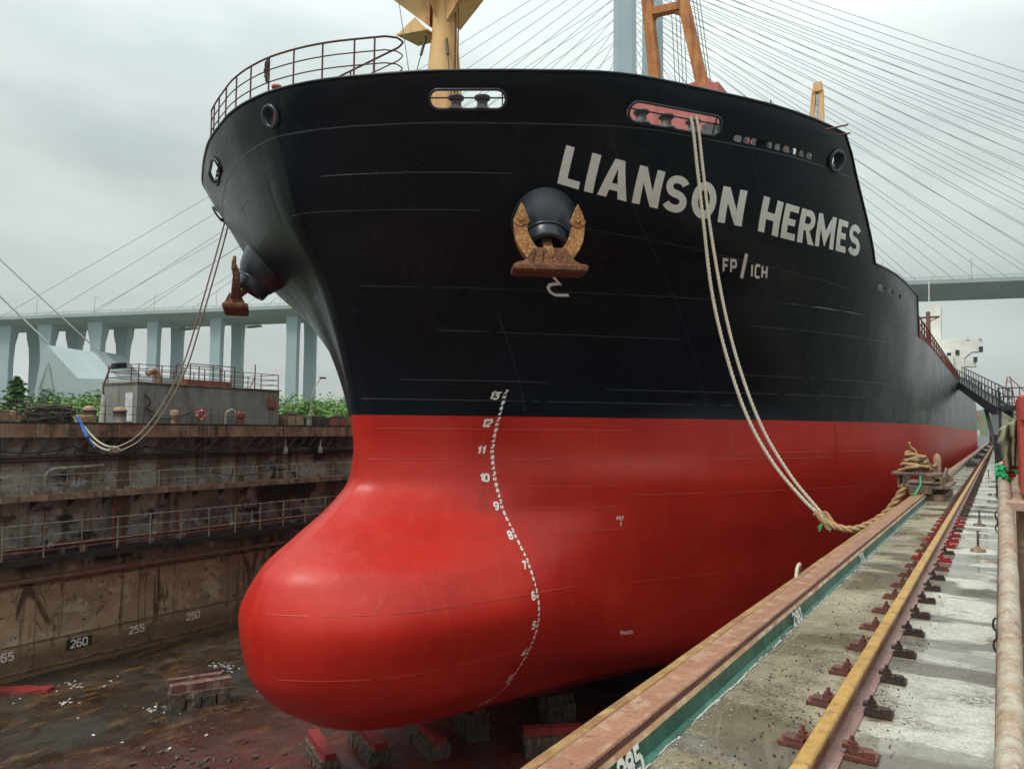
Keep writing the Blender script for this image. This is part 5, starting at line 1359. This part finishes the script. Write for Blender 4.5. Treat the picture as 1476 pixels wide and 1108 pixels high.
# ------------------------------------------------------------------ gangway and stair tower at the right
gw = empty('gangway', (0, 60, ZD), 'dark steel gangway sloping from the dock tower up to the ship deck', 'gangway')
g0 = Vector((CXH+15.6, 92, 17.7)); g1 = Vector((.35, 62, 13.6)); sd_ = Vector((.8, .55, 0)).normalized()*.55
m_ = MB()
for s_ in (-1, 1):
    m_.bar(g0+sd_*s_-Vector((0, 0, .25)), g1+sd_*s_-Vector((0, 0, .25)), .12, .75); m_.tube([g0+sd_*s_+Vector((0, 0, 1.2)), g1+sd_*s_+Vector((0, 0, 1.2))], .05, 6); m_.tube([g0+sd_*s_+Vector((0, 0, .65)), g1+sd_*s_+Vector((0, 0, .65))], .035, 6)
    for k in range(17):
        p = g0.lerp(g1, k/16)+sd_*s_; m_.bar(p, p+Vector((0, 0, 1.2)), .07)
    for k in range(16):
        p = g0.lerp(g1, k/16)+sd_*s_; q = g0.lerp(g1, (k+1)/16)+sd_*s_; 
        if k % 2: m_.bar(p+Vector((0, 0, .6)), q, .04)
m_.prism([g0-sd_, g0+sd_, g1+sd_, g1-sd_], (0, 0, -.1), (0, 0, 0)); m_.build('gangway_truss', 'dark_steel', gw)
m_ = MB(); m_.bar(g1+Vector((-.6, -1, -.6)), Vector((.0, 52, 10.3)), .35); m_.bar(g1+Vector((-1.2, 8, .2)), Vector((-.1, 56, 10.3)), .22); m_.build('gangway_strut', 'dark_steel', gw)
tw = empty('stair_tower', (.9, 52, ZD), 'dark steel stair tower at the lower end of the gangway', 'stair tower')
m_ = MB()
for x in (.05, 1.9):
    for y in (50, 55): m_.bar((x, y, ZD), (x, y, 14.2), .14)
m_.box((1.0, 52.5, 13.35), (2.1, 5.6, .14)); m_.box((.2, 52, 11.0), (.9, 3.5, 1.6))
for k in range(8): m_.box((1.1, 50.1+k*.1, 10.5+k*.35), (1.3, .28, .05))
for z_ in (13.9, 14.4):
    m_.tube([(0, 49.8, z_), (2, 49.8, z_)], .035, 6); m_.tube([(0, 49.8, z_), (0, 55, z_)], .035, 6)
for x in (0, .5, 1, 1.5, 2): m_.bar((x, 49.8, 13.4), (x, 49.8, 14.4), .05)
m_.build('tower_frame', 'dark_steel', tw)
# far-end clutter on the walkway
m_ = MB()
for k in range(14): m_.lathe((random.uniform(-1.4, -.2), random.uniform(120, 200), ZD), (0, 0, 1), [(0, .2), (.9, .15), (1.3, .18), (1.4, 0)], 8)
tag(m_.build('far_fittings', 'dark_steel'), 'cluster of small dark fittings at the far end of the walkway', 'fittings')
for y in (44, 58, 75, 96, 130):
    m_ = MB(); m_.box((-1.2, y, ZD+.12), (.5, .9, .22)); m_.lathe((-1.2, y, ZD+.2), (0, 0, 1), [(0, .12), (.15, .12), (.18, 0)], 10); tag(m_.build('mooring_plate', 'dark_steel'), 'small dark mooring plate on the far part of the walkway', 'fitting', 'dark mooring plates far down the walkway')
# distant boats, crane
sc_ = empty('harbour_crane', (4, 330, 0), 'faint red lattice harbour crane far beyond the gangway', 'crane')
c0 = atD(1455, 612, 330); c1 = atD(1454, 543, 330); m_ = MB()
for dx in (-1.6, 1.6): m_.bar(c0+Vector((dx*2.2, 0, 0)), c1+Vector((dx*.3, 0, 0)), .5)
for t in (.15, .3, .45, .6, .75, .9):
    w_ = 3.5*(1-t)+.5; p = c0.lerp(c1, t); m_.bar(p-Vector((w_, 0, 0)), p+Vector((w_, 0, 0)), .3)
m_.bar(c1, c0+Vector((16, 0, 3)), .4); m_.build('crane_tower', 'far_red', sc_)
c0 = atD(1404, 612, 400); c1 = atD(1397, 566, 400); tag(MB().bar(c0, c1, .7).bar(c0+Vector((3, 0, 0)), c1, .6).build('harbour_crane', 'far_red'), 'faint red crane jib behind the ship stern', 'crane')
def boat(x, y, d, L_, H_, body, lab):
    c = atD(x, y, d); c.z = -2.2; o = empty('moored_ship', tuple(c), lab, 'ship')
    m_ = MB(); m_.prism([c+Vector((-L_/2, 0, 0)), c+Vector((L_/2, 0, 0)), c+Vector((L_/2+2, 0, H_)), c+Vector((-L_/2-2, 0, H_))], (0, -3, 0), (0, 3, 0)); m_.build('boat_hull', body, o)
    m_ = MB(); m_.box(c+Vector((-L_*.15, 0, H_+2)), (L_*.45, 5, 4)); m_.box(c+Vector((-L_*.1, 0, H_+5)), (L_*.25, 4, 2.4)); m_.bar(c+Vector((0, 0, H_+5)), c+Vector((0, 0, H_+12)), .3); m_.build('cabin', 'far_white', o)
boat(1388, 628, 300, 22, 9, 'far_blue', 'blue-hulled ship moored far off, left one behind the stern')
boat(1425, 628, 330, 26, 7, 'far_red', 'red and white ship moored far off beyond the rails')
boat(1405, 622, 400, 30, 12, 'far_blue', 'small bluish ship farthest off at the harbour mouth')

# ------------------------------------------------------------------ bridge
BU = Vector((.9245, .3812, 0)); BN = Vector((-.3812, .9245, 0)); BO = Vector((-410.3, 169.5, 0)); ZB = 60.9; GR = .0148        # deck underside and its grade
def bp(s_, n_, z_): return BO+BU*s_+BN*n_+Vector((0, 0, z_+(GR*s_ if z_ > 50 else 0)))
def s_at(x, n_=0):
    """distance along the bridge whose point (offset n_) shows at column x"""
    r = ray(x, 600); r2 = Vector((r.x, r.y)); o = BO+BN*n_
    det = r2.x*(-BU.y)-(-BU.x)*r2.y
    t = (o.x*(-BU.y)-(-BU.x)*o.y)/det
    return (t*r2.x-o.x)*BU.x+(t*r2.y-o.y)*BU.y
br = empty('cable_stayed_bridge', tuple(bp(s_at(905), 15, 0)), 'long pale cable-stayed bridge crossing behind the ship, with twin pylon and fans of stays', 'bridge')
m_ = MB(); q0, q1 = -170, 640
sec_ = [(0, 2.6), (5, 0), (27, 0), (32, 2.6), (32, 4.2), (0, 4.2)]
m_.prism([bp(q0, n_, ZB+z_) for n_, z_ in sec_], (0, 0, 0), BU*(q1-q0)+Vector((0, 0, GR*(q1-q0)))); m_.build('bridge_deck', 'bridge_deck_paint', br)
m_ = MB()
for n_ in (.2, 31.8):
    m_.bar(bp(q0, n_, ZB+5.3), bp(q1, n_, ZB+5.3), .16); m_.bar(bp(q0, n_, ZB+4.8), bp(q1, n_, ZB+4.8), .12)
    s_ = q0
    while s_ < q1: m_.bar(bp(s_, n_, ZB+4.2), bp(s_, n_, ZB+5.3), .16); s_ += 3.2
m_.build('parapet', 'bridge_concrete_hazed', br)
s_ = -140
while s_ < 620:
    m_ = MB(); m_.tube([bp(s_, .5, ZB+4.2), bp(s_, .5, ZB+12)], .12, 6); m_.tube([bp(s_, .5, ZB+12), bp(s_, 3, ZB+12.5)], .09, 5); m_.build('bridge_lamp', 'cable_grey', br); s_ += 32
for px_ in (-70, -2, 57, 130, 212, 304, 415, 545):
    s_ = s_at(px_, 4)
    for n_ in (7, 25):
        w_ = 2.6; pr = [(-3, w_), (44, w_), (52, w_*1.15), (57, w_*1.5), (ZB+.5, w_*1.6)] if px_ < 190 else [(-3, w_), (52, w_), (ZB+.5, w_*1.12)]
        vs = []; fs = []
        for z_, w in pr:
            for a, b_ in ((-1, -1), (1, -1), (1, 1), (-1, 1)): vs.append(bp(s_+a*w, n_+b_*w*.6, z_))
        for i in range(len(pr)-1):
            for k in range(4): fs.append((i*4+k, i*4+(k+1) % 4, i*4+4+(k+1) % 4, i*4+4+k))
        MB().add(vs, fs).build('bridge_pier', 'bridge_concrete_hazed', br)
for px_ in (270, 362): m_ = MB(); s_ = s_at(px_, 25); m_.box(bp(s_, 25, ZB-1.2), (9, 2, 1.0)); [m_.bar(bp(s_+k, 24, ZB-.2), bp(s_+k+1.2, 24, ZB-1.8), .2) for k in range(-5, 5)]; m_.build('inspection_cradle', 'cable_grey', br)
sp1 = s_at(901, 3); sp2 = sp1+2
PY = []
for px_, n_, w_ in ((901, 2, 5.3), (942, 30, 5.3)):
    s_ = s_at(px_, n_); PY.append((s_, n_)); vs = []; fs = []
    pr = [(-3, 6.2), (ZB, 5.6), (130, 5.0), (240, 4.5)]
    for z_, w in pr:
        for a, b_ in ((-1, -.7), (-.6, -1), (.6, -1), (1, -.7), (1, .7), (.6, 1), (-.6, 1), (-1, .7)): vs.append(bp(s_+a*w, n_+b_*w*.7, z_))
    for i in range(3):
        for k in range(8): fs.append((i*8+k, i*8+(k+1) % 8, i*8+8+(k+1) % 8, i*8+8+k))
    fs.append(tuple(range(24, 32)))
    MB().add(vs, fs).build('pylon_leg', 'bridge_concrete_hazed', br)
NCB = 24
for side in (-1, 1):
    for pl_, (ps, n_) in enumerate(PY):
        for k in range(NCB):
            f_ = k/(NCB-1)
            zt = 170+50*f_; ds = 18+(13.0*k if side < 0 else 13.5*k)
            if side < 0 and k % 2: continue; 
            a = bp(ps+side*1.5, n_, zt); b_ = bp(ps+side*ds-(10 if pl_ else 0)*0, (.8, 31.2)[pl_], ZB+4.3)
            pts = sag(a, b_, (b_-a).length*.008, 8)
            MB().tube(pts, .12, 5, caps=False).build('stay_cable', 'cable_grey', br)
            if k % 2 == 0: pass
# anchorages with their inclined cables (left)
def anchorage(dx, dy, d, sc, lab, cab):
    def A(x, y): return atD(dx+x*sc, dy+y*sc, d)
    o = empty('cable_anchorage', tuple(A(0, 100)), lab, 'anchorage', None)
    ext = RT*0+Vector((FW.x, FW.y, 0)).normalized()*26*sc+Vector((RT.x, RT.y, 0)).normalized()*(3*sc)
    prof = [A(0, 0), A(44, 48), A(44, 100), A(-22, 100), A(-18, 66), A(-6, 3)]
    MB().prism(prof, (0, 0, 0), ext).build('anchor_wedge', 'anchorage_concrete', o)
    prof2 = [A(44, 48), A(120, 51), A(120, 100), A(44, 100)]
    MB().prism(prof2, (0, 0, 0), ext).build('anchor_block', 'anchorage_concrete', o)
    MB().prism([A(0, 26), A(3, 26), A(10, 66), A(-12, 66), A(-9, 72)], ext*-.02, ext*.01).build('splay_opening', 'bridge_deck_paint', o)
    p0, p1 = A(*cab[0]), A(*cab[1]); MB().tube([p0, p1], .34, 6).build('main_cable', 'cable_grey', o)
anchorage(68, 497, 280, 1.0, 'large pale concrete anchorage wedge rising left of the floodlight post', ((-150, -150), (2, -2)))
anchorage(141, 506, 360, .72, 'smaller pale anchorage behind the first, between bridge piers', ((-230, -215), (10, 8)))

# ------------------------------------------------------------------ trees
def crown_mesh(name, mat, n, seed, leaf=.16, droop=0):
    rnd = random.Random(seed); mb = MB()
    lobes = [(Vector((rnd.uniform(-.5, .5), rnd.uniform(-.5, .5), rnd.uniform(.25, .95))), rnd.uniform(.16, .34)) for _ in range(13)]
    for _ in range(n):
        c, r_ = rnd.choice(lobes); d = Vector((rnd.gauss(0, 1), rnd.gauss(0, 1), rnd.gauss(0, 1))).normalized()*r_*rnd.uniform(.55, 1.08)
        p = c+d; s_ = leaf*rnd.uniform(.35, 1.0)*.42
        q = Matrix.Rotation(rnd.random()*6.28, 3, 'Z') @ Matrix.Rotation(rnd.uniform(-1.2, 1.2), 3, 'X')
        mb.add([p+q @ Vector(v)*s_ for v in ((-1, -.4, 0), (.1, -.5, .1), (1, 0, 0), (0, .55, -.1))], [(0, 1, 2, 3)])
    o = mb.build(name, mat, None, fixn=False); return o
protos = []
for i, mt in enumerate(('leaf_mid', 'leaf_bright', 'leaf_dark')):
    t = empty('tree', (0, 0, 0), 'x', 'tree'); cw = crown_mesh('crown', mt, 6500, 20+i, .10); cw.parent = t
    tk = MB().tube([(0, 0, 0), (.02, .01, .3), (0, 0, .7)], [.035, .028, .012], 7)
    for k in range(5): a = k*1.3; tk.tube([(0, 0, .2+k*.08), (math.cos(a)*.28, math.sin(a)*.28, .45+k*.09)], [.015, .005], 5)
    tk.build('trunk', 'bark', t); protos.append(t)
ct = empty('tree', (0, 0, 0), 'x', 'tree'); rnd = random.Random(5); m_ = MB()
for k in range(4200):
    v = rnd.random()**.8; lv_ = int(v*11); a = rnd.random()*6.28; rr_ = (.36*(1-v)**.75+.02)*(.65+.5*abs(math.sin(a*2.5+lv_*1.7))); r_ = rr_*math.sqrt(rnd.random())*(1.15-.8*((v*11)%1))
    p = Vector((math.cos(a)*r_, math.sin(a)*r_, .08+v*.92+r_*.12)); s_ = .03*rnd.uniform(.5, 1.1); q = Matrix.Rotation(rnd.random()*6.28, 3, 'Z') @ Matrix.Rotation(rnd.uniform(-1, 1), 3, 'X')
    m_.add([p+q @ Vector(w)*s_ for w in ((-1, -.4, 0), (.1, -.5, .1), (1, 0, 0), (0, .55, -.1))], [(0, 1, 2, 3)])
cw = m_.build('crown', 'leaf_mid', None, fixn=False); cw.parent = ct; MB().tube([(0, 0, 0), (0, 0, .95)], [.03, .006], 7).build('trunk', 'bark', ct); protos.append(ct)
TR = [(22, 100, 3, 546, 1.0, 'tall layered conical tree at the left edge beyond the dock'), (4, 95, 0, 572, 1.3, 'low tree at the very left beside the tall layered one'),
 (48, 108, 1, 583, 1.3, 'bright bushy tree right of the tall layered tree'), (66, 150, 0, 566, 1.2, 'hazy tree in front of the large anchorage'), (84, 120, 2, 575, 1.2, 'darker tree behind the rope heap'),
 (100, 112, 1, 574, 1.2, 'bright tree above the tan rope heap'), (118, 106, 1, 572, 1.2, 'bright tree directly left of the left bollard'), (133, 120, 0, 566, 1.2, 'green tree behind the left bollard'),
 (158, 118, 1, 580, 1.2, 'bright low tree seen between the two bollards'), (178, 108, 0, 562, 1.3, 'green tree against the left end of the deckhouse'), (110, 160, 2, 563, 1.2, 'distant dull tree at the foot of the anchorage block'),
 (30, 160, 2, 575, 1.3, 'distant tree behind the tall layered tree'), (428, 150, 2, 576, 1.2, 'distant tree just right of the bridge pier near the deckhouse'), (437, 125, 1, 580, 1.1, 'bright tree above the rusty skip'),
 (452, 150, 0, 575, 1.1, 'tree above the dark skip'), (462, 115, 1, 574, 1.1, 'bright tree left of the curved lamp post'), (476, 120, 1, 576, 1.1, 'bright tree at the curved lamp post'),
 (490, 160, 2, 575, 1.1, 'hazy dark tree left of the ship stem'), (503, 140, 0, 580, 1.1, 'tree touching the ship stem outline'), (415, 170, 2, 577, 1.2, 'farthest tree against the bridge pier'),
 (200, 140, 0, 580, 1.2, 'tree mostly hidden behind the deckhouse, at its left'), (70, 105, 0, 585, 1.4, 'low shrub-like tree behind the rope heap'), (520, 130, 1, 580, 1.1, 'tree half hidden by the ship stem')]
used = set()
for i, (px_, d, k, top, wf, lab) in enumerate(TR):
    g = atD(px_, 600, d); zt = atD(px_, top, d).z; zb = 5.0; H_ = (zt-zb+.3)*(.82 if k != 3 else 1)
    t = protos[k] if k not in used else copy_tree(protos[k]); used.add(k)
    t.location = (g.x, g.y, zb); w = H_*(wf*.9 if k != 3 else .95); t.scale = (w, w, H_); t.rotation_euler = (0, 0, i*1.7); tag(t, lab, 'tree', 'trees on the shore beyond the far dock wall')

# ------------------------------------------------------------------ damp air
hz = MB().box((-195, 260, 119), (896, 766, 248)).build('haze', 'far_white'); tag(hz, kind='stuff')
hm = bpy.data.materials.new('haze_air'); hm.use_nodes = True; t_ = hm.node_tree; t_.nodes.clear()
o_ = t_.nodes.new('ShaderNodeOutputMaterial'); v_ = t_.nodes.new('ShaderNodeVolumePrincipled')
v_.inputs['Color'].default_value = (.86, .95, 1.0, 1); v_.inputs['Density'].default_value = 0.00014; v_.inputs['Anisotropy'].default_value = .2
t_.links.new(v_.outputs[0], o_.inputs['Volume']); hz.data.materials.clear(); hz.data.materials.append(hm)
